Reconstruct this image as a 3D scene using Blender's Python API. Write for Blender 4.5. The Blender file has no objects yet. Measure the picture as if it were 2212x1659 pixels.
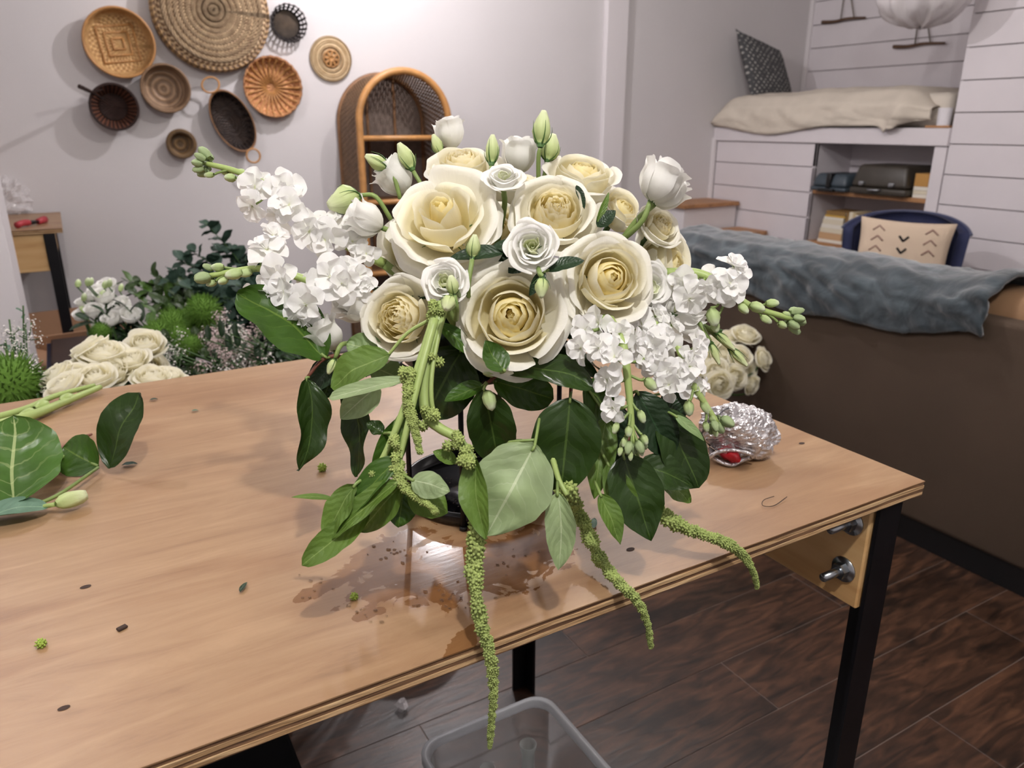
import bpy, bmesh, math, random
from mathutils import Vector, Matrix, Quaternion, noise
random.seed(7)
SC = bpy.context.scene
COL = SC.collection
PI = math.pi
# ------------------------------------------------------------------ camera
PITCH, YAW, FPX = math.radians(18.9), math.radians(30), 1640.0
CAMLOC = Vector((0, 0, 1.295))
cam = bpy.data.cameras.new('camera'); camo = bpy.data.objects.new('camera', cam); COL.objects.link(camo)
camo.location = CAMLOC; camo.rotation_euler = (PI/2 - PITCH, 0, -YAW)
cam.sensor_width = 36; cam.lens = FPX/2212*36
cam.clip_start = .02
cam.dof.use_dof = True; cam.dof.focus_distance = .70; cam.dof.aperture_fstop = 10
SC.camera = camo
CF = Vector((math.sin(YAW)*math.cos(PITCH), math.cos(YAW)*math.cos(PITCH), -math.sin(PITCH)))
CR = Vector((math.cos(YAW), -math.sin(YAW), 0)); CU = CR.cross(CF)
# ------------------------------------------------------------------ world, exposure, lights
SC.view_settings.view_transform = 'Standard'; SC.view_settings.look = 'None'
SC.view_settings.gamma = 1; SC.view_settings.use_curve_mapping = False
SC.view_settings.exposure = 1.0
w = bpy.data.worlds.new('world'); SC.world = w; w.use_nodes = True
w.node_tree.nodes['Background'].inputs[0].default_value = (.8, .8, .85, 1)
w.node_tree.nodes['Background'].inputs[1].default_value = .05
LAMPS = [  # x, y, z, watts, colour: unseen ceiling spot lamps, added fill lamps marked
    (1.50, 3.40, 2.45, 24, (1, .96, .98)),
    (1.85, 2.05, 2.58, 21, (1, .95, .91)),
    (2.30, 0.35, 2.58, 9, (1, .95, .90)),
    (0.05, -0.30, 2.55, 38, (1, .97, .94)),  # frontal fill above the camera, added for the lit flower fronts
    (-1.0, 1.00, 2.58, 6, (1, .96, .95)),  # added fill, lifts the left wall and the flowers behind the table
    (-0.45, 2.30, 2.58, 15, (1, .96, .98)),  # added lamp, there only to brighten the basket wall's lower left
]
# ------------------------------------------------------------------ pixel of the photo -> point in the place
def ray(px, py): return CF + CR*((px-1106)/FPX) + CU*((829.5-py)/FPX)
def P(px, py, d): return CAMLOC + ray(px, py)*d
def PZ(px, py, z): r = ray(px, py); return CAMLOC + r*((z-CAMLOC.z)/r.z)
def PY(px, py, y): r = ray(px, py); return CAMLOC + r*(y/r.y)
def PX(px, py, x): r = ray(px, py); return CAMLOC + r*(x/r.x)
def D3(r, u, t): return (CR*r + CU*u - CF*t).normalized()     # r right, u up, t towards the viewer
V = Vector
# ------------------------------------------------------------------ materials
def srgb(c):
    if isinstance(c, str): c = tuple(int(c[i:i+2], 16)/255 for i in (0, 2, 4))
    return tuple(((x/12.92) if x <= .04045 else ((x+.055)/1.055)**2.4) for x in c) + (1,)
MAT = {}
def newmat(name):
    m = bpy.data.materials.new(name); m.use_nodes = True; MAT[name] = m
    nt = m.node_tree; return m, nt, nt.nodes['Principled BSDF']
def nd(nt, t, **k):
    n = nt.nodes.new(t)
    for a, b in k.items():
        if a.startswith('i_'): n.inputs[int(a[2:]) if a[2:].isdigit() else a[2:].replace('_', ' ')].default_value = b
        else: setattr(n, a, b)
    return n
def ramp(nt, fac, stops):
    r = nt.nodes.new('ShaderNodeValToRGB'); el = r.color_ramp.elements
    while len(el) < len(stops): el.new(.5)
    for e, (p, c) in zip(el, stops): e.position = p; e.color = srgb(c) if not isinstance(c, float) else (c, c, c, 1)
    nt.links.new(fac, r.inputs[0]); return r.outputs[0]
def coords(nt, kind='Object', scale=(1, 1, 1), rot=(0, 0, 0), rnd=0):
    tc = nt.nodes.new('ShaderNodeTexCoord'); mp = nt.nodes.new('ShaderNodeMapping')
    mp.inputs['Scale'].default_value = scale; mp.inputs['Rotation'].default_value = rot
    nt.links.new(tc.outputs[kind], mp.inputs[0])
    if rnd:
        oi = nt.nodes.new('ShaderNodeObjectInfo'); ml = nd(nt, 'ShaderNodeMath', operation='MULTIPLY', i_1=rnd)
        nt.links.new(oi.outputs['Random'], ml.inputs[0]); nt.links.new(ml.outputs[0], mp.inputs['Location'])
    return mp.outputs[0]
def bump(nt, bs, h, strength=.3, dist=.01):
    b = nd(nt, 'ShaderNodeBump'); b.inputs['Strength'].default_value = strength; b.inputs['Distance'].default_value = dist
    nt.links.new(h, b.inputs['Height']); nt.links.new(b.outputs[0], bs.inputs['Normal'])
def translucent(nt, bs, col, fac):
    tr = nd(nt, 'ShaderNodeBsdfTranslucent'); mx = nd(nt, 'ShaderNodeMixShader'); mx.inputs[0].default_value = fac
    if isinstance(col, tuple): tr.inputs[0].default_value = col
    else: nt.links.new(col, tr.inputs[0])
    out = nt.nodes['Material Output']
    nt.links.new(bs.outputs[0], mx.inputs[1]); nt.links.new(tr.outputs[0], mx.inputs[2]); nt.links.new(mx.outputs[0], out.inputs[0])
def plain(name, col, rough=.6, metal=0, spec=.5, nscale=0, namt=.12, bmp=0, bscale=60, trans=0):
    m, nt, bs = newmat(name)
    bs.inputs['Base Color'].default_value = srgb(col); bs.inputs['Roughness'].default_value = rough
    bs.inputs['Metallic'].default_value = metal; bs.inputs['Specular IOR Level'].default_value = spec
    src = None
    if nscale:
        n = nd(nt, 'ShaderNodeTexNoise'); n.inputs['Scale'].default_value = nscale; n.inputs['Detail'].default_value = 5
        nt.links.new(coords(nt, rnd=7), n.inputs[0])
        h = nd(nt, 'ShaderNodeHueSaturation'); h.inputs['Color'].default_value = srgb(col)
        mr = nd(nt, 'ShaderNodeMapRange'); mr.inputs[1].default_value = .25; mr.inputs[2].default_value = .75
        mr.inputs[3].default_value = 1-namt; mr.inputs[4].default_value = 1+namt
        nt.links.new(n.outputs[0], mr.inputs[0]); nt.links.new(mr.outputs[0], h.inputs['Value']); nt.links.new(h.outputs[0], bs.inputs['Base Color']); src = h.outputs[0]
    if bmp:
        n = nd(nt, 'ShaderNodeTexNoise'); n.inputs['Scale'].default_value = bscale; n.inputs['Detail'].default_value = 4
        nt.links.new(coords(nt), n.inputs[0]); bump(nt, bs, n.outputs[0], bmp, .01)
    if trans: translucent(nt, bs, src or srgb(col), trans)
    return m
def petal_mat(name, stops, trans=.3, rough=.55):
    """colour runs from the petal's base (v=0) to its edge (v=1): pigment of the petal itself; fine veins as relief"""
    m, nt, bs = newmat(name)
    tc = nd(nt, 'ShaderNodeTexCoord'); sp = nd(nt, 'ShaderNodeSeparateXYZ'); nt.links.new(tc.outputs['UV'], sp.inputs[0])
    c = ramp(nt, sp.outputs[1], stops); nt.links.new(c, bs.inputs['Base Color'])
    bs.inputs['Roughness'].default_value = rough; bs.inputs['Specular IOR Level'].default_value = .25
    mp = nd(nt, 'ShaderNodeMapping'); mp.inputs['Scale'].default_value = (26, 2, 1); nt.links.new(tc.outputs['UV'], mp.inputs[0])
    n = nd(nt, 'ShaderNodeTexNoise'); n.inputs['Scale'].default_value = 1.5; nt.links.new(mp.outputs[0], n.inputs[0])
    bump(nt, bs, n.outputs[0], .12, .004)
    translucent(nt, bs, c, trans); return m
def leaf_mat(name, col, vein, rough=.38, trans=.18, veinw=.06, spec=.5, nv=6):
    m, nt, bs = newmat(name)
    tc = nd(nt, 'ShaderNodeTexCoord'); sp = nd(nt, 'ShaderNodeSeparateXYZ'); nt.links.new(tc.outputs['UV'], sp.inputs[0])
    def M(op, a, b=None, **k):
        n = nd(nt, 'ShaderNodeMath', operation=op)
        for i, x in enumerate((a, b)):
            if x is None: continue
            if isinstance(x, (int, float)): n.inputs[i].default_value = x
            else: nt.links.new(x, n.inputs[i])
        return n.outputs[0]
    au = M('ABSOLUTE', M('MULTIPLY', M('SUBTRACT', sp.outputs[0], .5), 2.0))
    mid = M('LESS_THAN', au, .035)
    nw = nd(nt, 'ShaderNodeTexNoise'); nw.inputs['Scale'].default_value = 5; nt.links.new(tc.outputs['UV'], nw.inputs[0])
    vv = M('ADD', sp.outputs[1], M('MULTIPLY', M('SUBTRACT', nw.outputs[0], .5), .16))
    fr = M('FRACT', M('SUBTRACT', M('MULTIPLY', vv, nv), M('MULTIPLY', M('POWER', au, 1.15), 1.9)))
    tri = M('ABSOLUTE', M('SUBTRACT', fr, .5))
    side = M('MULTIPLY', M('LESS_THAN', tri, veinw), M('SUBTRACT', 1.0, M('MULTIPLY', au, .8)))
    n = nd(nt, 'ShaderNodeTexNoise'); n.inputs['Scale'].default_value = 30; nt.links.new(coords(nt, rnd=5), n.inputs[0])
    h = nd(nt, 'ShaderNodeHueSaturation'); h.inputs['Color'].default_value = srgb(col)
    mr = nd(nt, 'ShaderNodeMapRange'); mr.inputs[1].default_value = .3; mr.inputs[2].default_value = .7; mr.inputs[3].default_value = .82; mr.inputs[4].default_value = 1.18
    nt.links.new(n.outputs[0], mr.inputs[0]); nt.links.new(mr.outputs[0], h.inputs['Value'])
    mx = nd(nt, 'ShaderNodeMix', data_type='RGBA'); nt.links.new(h.outputs[0], mx.inputs[6]); mx.inputs[7].default_value = srgb(vein)
    nt.links.new(M('MINIMUM', M('ADD', M('MULTIPLY', mid, .8), M('MULTIPLY', side, .30)), 1.0), mx.inputs[0])
    nt.links.new(mx.outputs[2], bs.inputs['Base Color']); bs.inputs['Roughness'].default_value = rough; bs.inputs['Specular IOR Level'].default_value = spec
    hh = M('SUBTRACT', M('MULTIPLY', tri, .8), M('MULTIPLY', mid, .5)); bump(nt, bs, hh, .28, .003)
    translucent(nt, bs, mx.outputs[2], trans); return m
def wood_mat(name, cols, scale=(1, 1, 1), nscale=3, rough=.45, dist=1.2, bmp=.05, rnd=9, detail=6):
    m, nt, bs = newmat(name)
    n = nd(nt, 'ShaderNodeTexNoise'); n.inputs['Scale'].default_value = nscale; n.inputs['Detail'].default_value = detail; n.inputs['Distortion'].default_value = dist
    nt.links.new(coords(nt, scale=scale, rnd=rnd), n.inputs[0])
    k = len(cols); c = ramp(nt, n.outputs[0], [(.28+.44*i/(k-1), x) for i, x in enumerate(cols)])
    nt.links.new(c, bs.inputs['Base Color']); bs.inputs['Roughness'].default_value = rough
    if bmp: bump(nt, bs, n.outputs[0], bmp, .01)
    return m
def weave_mat(name, c1, c2, su, sv, rough=.6, bmp=.6, kind='weave', gap=None):
    """weave in UV space: strands over and under"""
    m, nt, bs = newmat(name)
    tc = nd(nt, 'ShaderNodeTexCoord'); sp = nd(nt, 'ShaderNodeSeparateXYZ'); nt.links.new(tc.outputs['UV'], sp.inputs[0])
    def M(op, a, b=None):
        n = nd(nt, 'ShaderNodeMath', operation=op)
        for i, x in enumerate((a, b)):
            if x is None: continue
            if isinstance(x, (int, float)): n.inputs[i].default_value = x
            else: nt.links.new(x, n.inputs[i])
        return n.outputs[0]
    a = M('SINE', M('MULTIPLY', sp.outputs[0], su*2*PI)); b = M('SINE', M('MULTIPLY', sp.outputs[1], sv*2*PI))
    h = {'weave': lambda: M('MULTIPLY', a, b), 'ribs': lambda: a, 'rings': lambda: b,
         'coil': lambda: M('ADD', M('MULTIPLY', b, .6), M('MULTIPLY', M('SINE', M('ADD', M('MULTIPLY', sp.outputs[0], su*2*PI), M('MULTIPLY', sp.outputs[1], sv*PI))), .7))}[kind]()
    h = M('ADD', M('MULTIPLY', h, .5), .5)
    n = nd(nt, 'ShaderNodeTexNoise'); n.inputs['Scale'].default_value = 35; n.inputs['Detail'].default_value = 3; nt.links.new(coords(nt), n.inputs[0])
    f = M('ADD', M('MULTIPLY', h, .7), M('MULTIPLY', M('SUBTRACT', n.outputs[0], .5), .9))
    c = ramp(nt, f, [(.05, c1), (.75, c2)]); nt.links.new(c, bs.inputs['Base Color']); bs.inputs['Roughness'].default_value = rough
    bump(nt, bs, h, bmp, .008); return m

plain('wall', 'd0cccd', .75, nscale=2, namt=.025, bmp=.05, bscale=120)
plain('shiplap', 'dad4d8', .6, nscale=5, namt=.03)
plain('groove', '8d8484', .8)
plain('ceiling', 'e4e0e0', .8)
plain('black_metal', '17161a', .38, .4, nscale=12, namt=.25)
plain('black_plastic', '0d0d0f', .4)
plain('steel', 'a8adb2', .28, 1.0)
plain('white_paint', 'ddd8da', .5)
wood_mat('plywood', ['b58f6b', 'c49c75', 'd0a982', 'dab690'], scale=(1.2, 9, 9), nscale=2.2, rough=.42, dist=1.6, bmp=.02)
wood_mat('ply_dark', ['4a3322', '6f5138', '8a6848'], scale=(4, 30, 60), nscale=3, rough=.8, bmp=.3)
wood_mat('ply_light', ['9b7850', 'c19e74', 'd8b98e'], scale=(4, 30, 60), nscale=3, rough=.75, bmp=.3)
wood_mat('pine', ['b98d58', 'd0a772', 'dcb984'], scale=(14, 1.0, 14), nscale=2.2, rough=.5, dist=.6)
wood_mat('pine_x', ['b98d58', 'd0a772', 'dcb984'], scale=(1.0, 14, 14), nscale=2.2, rough=.5, dist=.6)
wood_mat('oak', ['8a6242', 'a87a52', 'b98a60'], scale=(8, 1.2, 8), nscale=2.5, rough=.5)
plain('rattan', 'b8854f', .42, nscale=18, namt=.2)
plain('rattan_dark', '86603f', .55, nscale=22, namt=.3)
plain('cane', '7d6147', .6, nscale=30, namt=.3)
plain('twig', '5d4636', .85, nscale=25, namt=.3)
plain('string', '6e665c', .9)
plain('cardboard', 'a07b5f', .85, nscale=4, namt=.08)
plain('dark_bin', '33221d', .6, nscale=6, namt=.15)
plain('cream_cloth', 'd2c8ba', .95, nscale=9, namt=.07, bmp=.25, bscale=220)
plain('mattress', 'cfc6ba', .9)
plain('navy_velvet', '1d2447', .8, nscale=14, namt=.2)
plain('navy_pipe', '4b5068', .5)
plain('pillow_cream', 'cdb9a3', .95, bmp=.3, bscale=260)
plain('pillow_mauve', '8d6f66', .95)
plain('pillow_black', '17151a', .95)
plain('suitcase', '3a352e', .4, nscale=9, namt=.15)
plain('typecase', '3c4750', .5, nscale=9, namt=.1)
plain('paper', 'd8cdb8', .9)
plain('red_plastic', 'b01622', .35)
plain('red_faded', 'a8323c', .45)
plain('sofa', '493a2d', .85, nscale=3, namt=.1, bmp=.2, bscale=350)
plain('sofa_cushion', '8a6a4c', .75, nscale=4, namt=.08)
plain('white_cup', 'dedade', .4)
for i, c in enumerate(('c9a24a', 'd9cfb8', 'cbb79a', 'c59f78', 'e2dcd0', '8a6a3c', '3a3a44', 'b98a4a', 'c8b48c')): plain('book%d' % i, c, .7)
# plush throw over the sofa
m, nt, bs = newmat('plush'); n = nd(nt, 'ShaderNodeTexNoise'); n.inputs['Scale'].default_value = 9; n.inputs['Detail'].default_value = 8; n.inputs['Distortion'].default_value = 1
nt.links.new(coords(nt), n.inputs[0]); nt.links.new(ramp(nt, n.outputs[0], [(.3, '262e33'), (.5, '343d43'), (.72, '4d585e')]), bs.inputs['Base Color'])
bs.inputs['Roughness'].default_value = 1; bs.inputs['Sheen Weight'].default_value = .5; bump(nt, bs, n.outputs[0], .5, .02)
# floor planks: dark walnut print
m, nt, bs = newmat('floor_plank')
n1 = nd(nt, 'ShaderNodeTexNoise'); n1.inputs['Scale'].default_value = 3; n1.inputs['Detail'].default_value = 7; n1.inputs['Distortion'].default_value = 1.5
n2 = nd(nt, 'ShaderNodeTexNoise'); n2.inputs['Scale'].default_value = 2.2; n2.inputs['Detail'].default_value = 4
nt.links.new(coords(nt, scale=(2.2, 11, 1), rnd=31), n1.inputs[0]); nt.links.new(coords(nt, scale=(2.5, 5, 1), rnd=17), n2.inputs[0])
c1 = ramp(nt, n1.outputs[0], [(.3, '20150f'), (.48, '3a261b'), (.62, '4e3425'), (.78, '62432f')])
c2 = ramp(nt, n2.outputs[0], [(.34, '1d1413'), (.52, 'ffffff')])
mx = nd(nt, 'ShaderNodeMix', data_type='RGBA', blend_type='MULTIPLY'); mx.inputs[0].default_value = .62
nt.links.new(c1, mx.inputs[6]); nt.links.new(c2, mx.inputs[7]); nt.links.new(mx.outputs[2], bs.inputs['Base Color'])
bs.inputs['Roughness'].default_value = .36; bump(nt, bs, n1.outputs[0], .10, .01)
plain('floor_joint', '8a7c74', .6)  # pale tone paints in worn edges and light caught on plank bevels
# table veneer with the water spilled on it
m, nt, bs = newmat('table_veneer')
n1 = nd(nt, 'ShaderNodeTexNoise'); n1.inputs['Scale'].default_value = 3.0; n1.inputs['Detail'].default_value = 12; n1.inputs['Roughness'].default_value = .68; n1.inputs['Distortion'].default_value = .9
nt.links.new(coords(nt, scale=(1.6, 13, 9)), n1.inputs[0])
n2 = nd(nt, 'ShaderNodeTexNoise'); n2.inputs['Scale'].default_value = 5; n2.inputs['Detail'].default_value = 5; nt.links.new(coords(nt, scale=(.6, 1.6, 1)), n2.inputs[0])
base = ramp(nt, n1.outputs[0], [(.25, '836448'), (.42, '977656'), (.56, '9f7f5e'), (.75, 'ab8b69')])
stain = ramp(nt, n2.outputs[0], [(.50, 'ffffff'), (.56, 'dcc7b2'), (.66, 'c2a386')])
mm = nd(nt, 'ShaderNodeMix', data_type='RGBA', blend_type='MULTIPLY'); mm.inputs[0].default_value = .42
nt.links.new(base, mm.inputs[6]); nt.links.new(stain, mm.inputs[7])
geo = nd(nt, 'ShaderNodeNewGeometry'); nz = nd(nt, 'ShaderNodeTexNoise'); nz.inputs['Scale'].default_value = 30; nz.inputs['Detail'].default_value = 6; nz.inputs['Distortion'].default_value = 1.2
nt.links.new(geo.outputs['Position'], nz.inputs[0])
def wetblob(cx, cy, rx, ry, rot=0):
    a = nd(nt, 'ShaderNodeMapping'); a.vector_type = 'TEXTURE'; a.inputs['Location'].default_value = (cx, cy, .9); a.inputs['Rotation'].default_value = (0, 0, rot); a.inputs['Scale'].default_value = (rx, ry, 1)
    nt.links.new(geo.outputs['Position'], a.inputs[0])
    l = nd(nt, 'ShaderNodeVectorMath', operation='LENGTH'); nt.links.new(a.outputs[0], l.inputs[0])
    s = nd(nt, 'ShaderNodeMath', operation='MULTIPLY_ADD'); nt.links.new(nz.outputs[0], s.inputs[0]); s.inputs[1].default_value = 2.2; nt.links.new(l.outputs['Value'], s.inputs[2])
    return s.outputs[0]
wet = None
for (px, py, rx, ry, rot) in ((960, 1235, .10, .055, -.5), (850, 1180, .055, .022, .3), (1000, 1390, .035, .012, .6), (800, 1260, .05, .008, .5), (700, 1270, .03, .010, .2), (1130, 1190, .05, .05, 0), (790, 1330, .02, .008, 0)):
    q = PZ(px, py, .9); b_ = wetblob(q.x, q.y, rx, ry, rot)
    if wet is None: wet = b_
    else:
        mn = nd(nt, 'ShaderNodeMath', operation='MINIMUM'); nt.links.new(wet, mn.inputs[0]); nt.links.new(b_, mn.inputs[1]); wet = mn.outputs[0]
wf = nd(nt, 'ShaderNodeMapRange'); wf.inputs[1].default_value = 2.02; wf.inputs[2].default_value = 1.93; wf.inputs[3].default_value = 0; wf.inputs[4].default_value = 1
nt.links.new(wet, wf.inputs[0])
mw = nd(nt, 'ShaderNodeMix', data_type='RGBA', blend_type='MULTIPLY'); nt.links.new(wf.outputs[0], mw.inputs[0]); nt.links.new(mm.outputs[2], mw.inputs[6]); mw.inputs[7].default_value = srgb('d2bfa8')
nt.links.new(mw.outputs[2], bs.inputs['Base Color'])
rr = nd(nt, 'ShaderNodeMapRange'); rr.inputs[3].default_value = .42; rr.inputs[4].default_value = .16; nt.links.new(wf.outputs[0], rr.inputs[0]); nt.links.new(rr.outputs[0], bs.inputs['Roughness'])
bump(nt, bs, n1.outputs[0], .03, .01)
# clear things
def glass(name, col, rough, alpha, ior=1.45):
    m, nt, bs = newmat(name); bs.inputs['Base Color'].default_value = srgb(col); bs.inputs['Roughness'].default_value = rough
    bs.inputs['Transmission Weight'].default_value = alpha; bs.inputs['IOR'].default_value = ior; return m
glass('clear_plastic', 'eef0f2', .16, .80, 1.12)
def thin_clear(name, col, see, rough):
    m, nt, bs = newmat(name); bs.inputs['Base Color'].default_value = srgb(col); bs.inputs['Roughness'].default_value = rough
    tr = nd(nt, 'ShaderNodeBsdfTransparent'); mx = nd(nt, 'ShaderNodeMixShader'); mx.inputs[0].default_value = see
    nt.links.new(bs.outputs[0], mx.inputs[1]); nt.links.new(tr.outputs[0], mx.inputs[2]); nt.links.new(mx.outputs[0], nt.nodes['Material Output'].inputs[0])
thin_clear('glass', 'd8e0de', .64, .05)
thin_clear('cling_bag', 'f4f0f2', .62, .12)
plain('matte_black', '060607', .9, 0, .1)
plain('bin_rim', 'e6e9ec', .3, trans=.55)
plain('bin_wall', 'a9acb0', .3)
plain('white_poly', 'e4dfe0', .35, bmp=.6, bscale=14, trans=.25)
m, nt, bs = newmat('foil'); bs.inputs['Metallic'].default_value = .85; bs.inputs['Roughness'].default_value = .32
vo = nd(nt, 'ShaderNodeTexBrick'); vo.inputs['Scale'].default_value = 300; nt.links.new(coords(nt), vo.inputs[0])
n = nd(nt, 'ShaderNodeTexNoise'); n.inputs['Scale'].default_value = 45; n.inputs['Detail'].default_value = 6; nt.links.new(coords(nt), n.inputs[0])
nt.links.new(ramp(nt, n.outputs[0], [(.3, 'b5b2b4'), (.7, 'dedbdd')]), bs.inputs['Base Color']); bump(nt, bs, n.outputs[0], .9, .012)
plain('foil_tape', '5e5c60', .4, .6)
# petals and leaves
CREAM = 'f3efe0'
petal_mat('rose_out', [(0, 'f4edc6'), (.4, 'f6f2e0'), (1, 'f7f5ec')], .34)
petal_mat('rose_mid', [(0, 'f5e9ae'), (.5, 'f8f0cc'), (1, 'f8f5e4')], .40)
petal_mat('rose_in', [(0, 'f9e792'), (.6, 'fbeeb0'), (1, 'fbf4ce')], .52)
petal_mat('garden_in', [(0, 'f8ebaa'), (.5, 'faf1c8'), (1, 'fbf6e0')], .55)
petal_mat('lis', [(0, 'e9eccf'), (.2, 'f6f5ee'), (1, 'f8f7f4')], .32)
petal_mat('lis_in', [(0, 'cbd688'), (.45, 'dfe6b4'), (1, 'eff0dc')], .28)
petal_mat('stock', [(0, 'dfe6b0'), (.16, 'f6f6f0'), (1, 'f9f8f8')], .34)
petal_mat('bud', [(0, 'a9bd72'), (.5, 'c9d69a'), (.85, 'dfe6bd'), (1, 'e8ebcf')], .15, .45)
petal_mat('stock_bud', [(0, '9bb06c'), (.6, 'b9cc92'), (1, 'e9eedb')], .15, .5)
petal_mat('tip_bud', [(0, '869a68'), (1, 'a5b68a')], .1, .6)
petal_mat('bgrose', [(0, 'f4ecc0'), (.5, 'f8f3da'), (1, 'f8f5e6')], .45)
leaf_mat('salal', '253a12', '475d29', .34, .07, .035, .35)
leaf_mat('salal_mid', '385719', '607930', .38, .15, .035, .35)
leaf_mat('salal_back', '77905a', 'a5b681', .5, .15, .04)
leaf_mat('amar_leaf', '5f7d30', '8ba35c', .5, .28, .035, nv=7)
leaf_mat('amar_back', '8fa374', 'bcc9a2', .55, .22, .04, nv=6)
leaf_mat('ruscus', '20341d', '2e4a2e', .38, .06, .02, .3, nv=10)
leaf_mat('blue_leaf', '5c7d66', '7f9c80', .6, .12, .03)
leaf_mat('euc_leaf', '30463a', '4c6454', .6, .08, .02, .3)
leaf_mat('shine_leaf', '4c7130', 'b4c488', .25, .16, .06)
plain('stem', '7c9150', .5, nscale=25, namt=.12)
plain('stem_pale', '9aae66', .45, nscale=25, namt=.12)
plain('stem_dark', '3d5c2c', .5, nscale=25, namt=.15)
plain('stem_red', '7a4a3a', .55)
plain('sepal', '3f6328', .5)
plain('amar', 'a3b368', .85, nscale=120, namt=.25, trans=.15)
plain('amar_bit', '9cb44c', .8)
plain('moss_ball', '567a26', .9, nscale=60, namt=.35)
plain('wax_pink', 'b7a3a0', .8, nscale=40, namt=.2)
plain('wax_white', 'd8d3cd', .8, nscale=40, namt=.1)
plain('foam', '17251a', .95)
plain('twig_red', '6b3b2c', .6)
plain('water', 'ffffff', .02)
MAT['water'].node_tree.nodes['Principled BSDF'].inputs['Transmission Weight'].default_value = 1; MAT['water'].node_tree.nodes['Principled BSDF'].inputs['IOR'].default_value = 1.33
plain('grit', '3a2a22', .9)
plain('tray_black', '141417', .22, .2)
weave_mat('w_tray', 'a87c4c', 'dcb47a', 30, 26, kind='weave')
weave_mat('w_braid', '7a5c42', 'e6c9a0', 60, 13, kind='coil', bmp=1.0)
weave_mat('w_braid_rim', '644a34', 'cda878', 60, 3, kind='coil', bmp=1.0)
weave_mat('w_black', '171416', '3a3030', 40, 20, kind='weave')
weave_mat('w_grey', '3d332c', '6e5d4c', 60, 40, kind='weave')
weave_mat('w_trivet', 'b89468', 'ecd2a8', 70, 10, kind='rings', bmp=1.0)
weave_mat('w_brown', '7a614c', 'ab8d70', 46, 18, kind='rings')
weave_mat('w_copper', 'a96c42', 'e0a672', 22, 16, kind='weave', bmp=.8)
weave_mat('w_dark', '2a1712', '6b4230', 30, 10, kind='ribs')
weave_mat('w_darkc', '24130f', '40241b', 30, 12, kind='weave')
weave_mat('w_small', '5a4530', '8f7048', 40, 10, kind='rings')
weave_mat('w_oval', '1d1413', '46352c', 34, 18, kind='weave')
weave_mat('w_cabback', '675950', '93837a', 60, 60, kind='weave', bmp=.3)
# white pattern cushion: grey wool with white dabs
m, nt, bs = newmat('pillow_dots'); tc = nd(nt, 'ShaderNodeTexCoord'); mp = nd(nt, 'ShaderNodeMapping'); mp.inputs['Scale'].default_value = (15, 15, 1); mp.inputs['Rotation'].default_value = (0, 0, .78)
nt.links.new(tc.outputs['UV'], mp.inputs[0]); vo = nd(nt, 'ShaderNodeTexVoronoi'); vo.inputs['Scale'].default_value = 1; vo.inputs['Randomness'].default_value = .25; nt.links.new(mp.outputs[0], vo.inputs[0])
nt.links.new(ramp(nt, vo.outputs['Distance'], [(.2, 'a8a6a2'), (.3, '4a4a4c')]), bs.inputs['Base Color']); bs.inputs['Roughness'].default_value = .95

# ------------------------------------------------------------------ mesh helpers
def mesh(name, vs, fs, mat, smooth=True, uv=None):
    me = bpy.data.meshes.new(name); me.from_pydata([tuple(v) for v in vs], [], fs)
    if uv:
        l = me.uv_layers.new(name='uv'); d = l.data
        for lp in me.loops: d[lp.index].uv = uv[lp.vertex_index]
    if smooth: me.polygons.foreach_set('use_smooth', [True]*len(me.polygons))
    if mat: me.materials.append(MAT[mat] if isinstance(mat, str) else mat)
    me.update(); return me
def link(name, data, parent=None, loc=None, mtx=None, label=None, cat=None, group=None, kind=None):
    o = bpy.data.objects.new(name, data); COL.objects.link(o)
    if parent: o.parent = parent
    if loc is not None: o.location = loc
    if mtx is not None: o.matrix_local = mtx
    for k, v in (('label', label), ('category', cat), ('group', group), ('kind', kind)):
        if v: o[k] = v
    return o
class T:
    """a thing: an Empty at its base that parents the meshes of its parts (given in world coordinates)"""
    def __init__(s, name, label, cat, origin, group=None, kind=None):
        s.o = V(origin); s.e = link(name, None, None, s.o, None, label, cat, group, kind); s.e.empty_display_size = .02
    def part(s, name, g, mat, smooth=True, parent=None, label=None, kind=None):
        vs, fs, uv = (g + (None,))[:3] if len(g) == 2 else g
        return link(name, mesh(name, [V(v)-s.o for v in vs], fs, mat, smooth, uv), parent or s.e, label=label, kind=kind)
    def inst(s, name, me, mtx, parent=None, kind=None):
        return link(name, me, parent or s.e, mtx=Matrix.Translation(-s.o) @ mtx, kind=kind)
def one(name, g, mat, label, cat, origin=None, group=None, kind=None, smooth=True):
    vs, fs, uv = (g + (None,))[:3] if len(g) == 2 else g
    o = V(origin) if origin is not None else sum((V(v) for v in vs), V((0, 0, 0)))/len(vs)
    return link(name, mesh(name, [V(v)-o for v in vs], fs, mat, smooth, uv), None, o, None, label, cat, group, kind)
def join(*gs):
    vs, fs, uv = [], [], []
    for g in gs:
        k = len(vs); vs += list(g[0]); fs += [tuple(i+k for i in f) for f in g[1]]
        uv += list(g[2]) if len(g) > 2 and g[2] else [(0, 0)]*len(g[0])
    return vs, fs, uv
def xf(g, m): return ([m @ V(v) for v in g[0]],) + tuple(g[1:])
def box(x0, x1, y0, y1, z0, z1, bev=0, seg=2):
    bm = bmesh.new(); bmesh.ops.create_cube(bm, size=1)
    for v in bm.verts: v.co = V((x0+(x1-x0)*(v.co.x+.5), y0+(y1-y0)*(v.co.y+.5), z0+(z1-z0)*(v.co.z+.5)))
    if bev: bmesh.ops.bevel(bm, geom=bm.edges[:], offset=bev, segments=seg, affect='EDGES', profile=.5)
    g = ([v.co.copy() for v in bm.verts], [tuple(v.index for v in f.verts) for f in bm.faces]); bm.free(); return g
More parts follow.
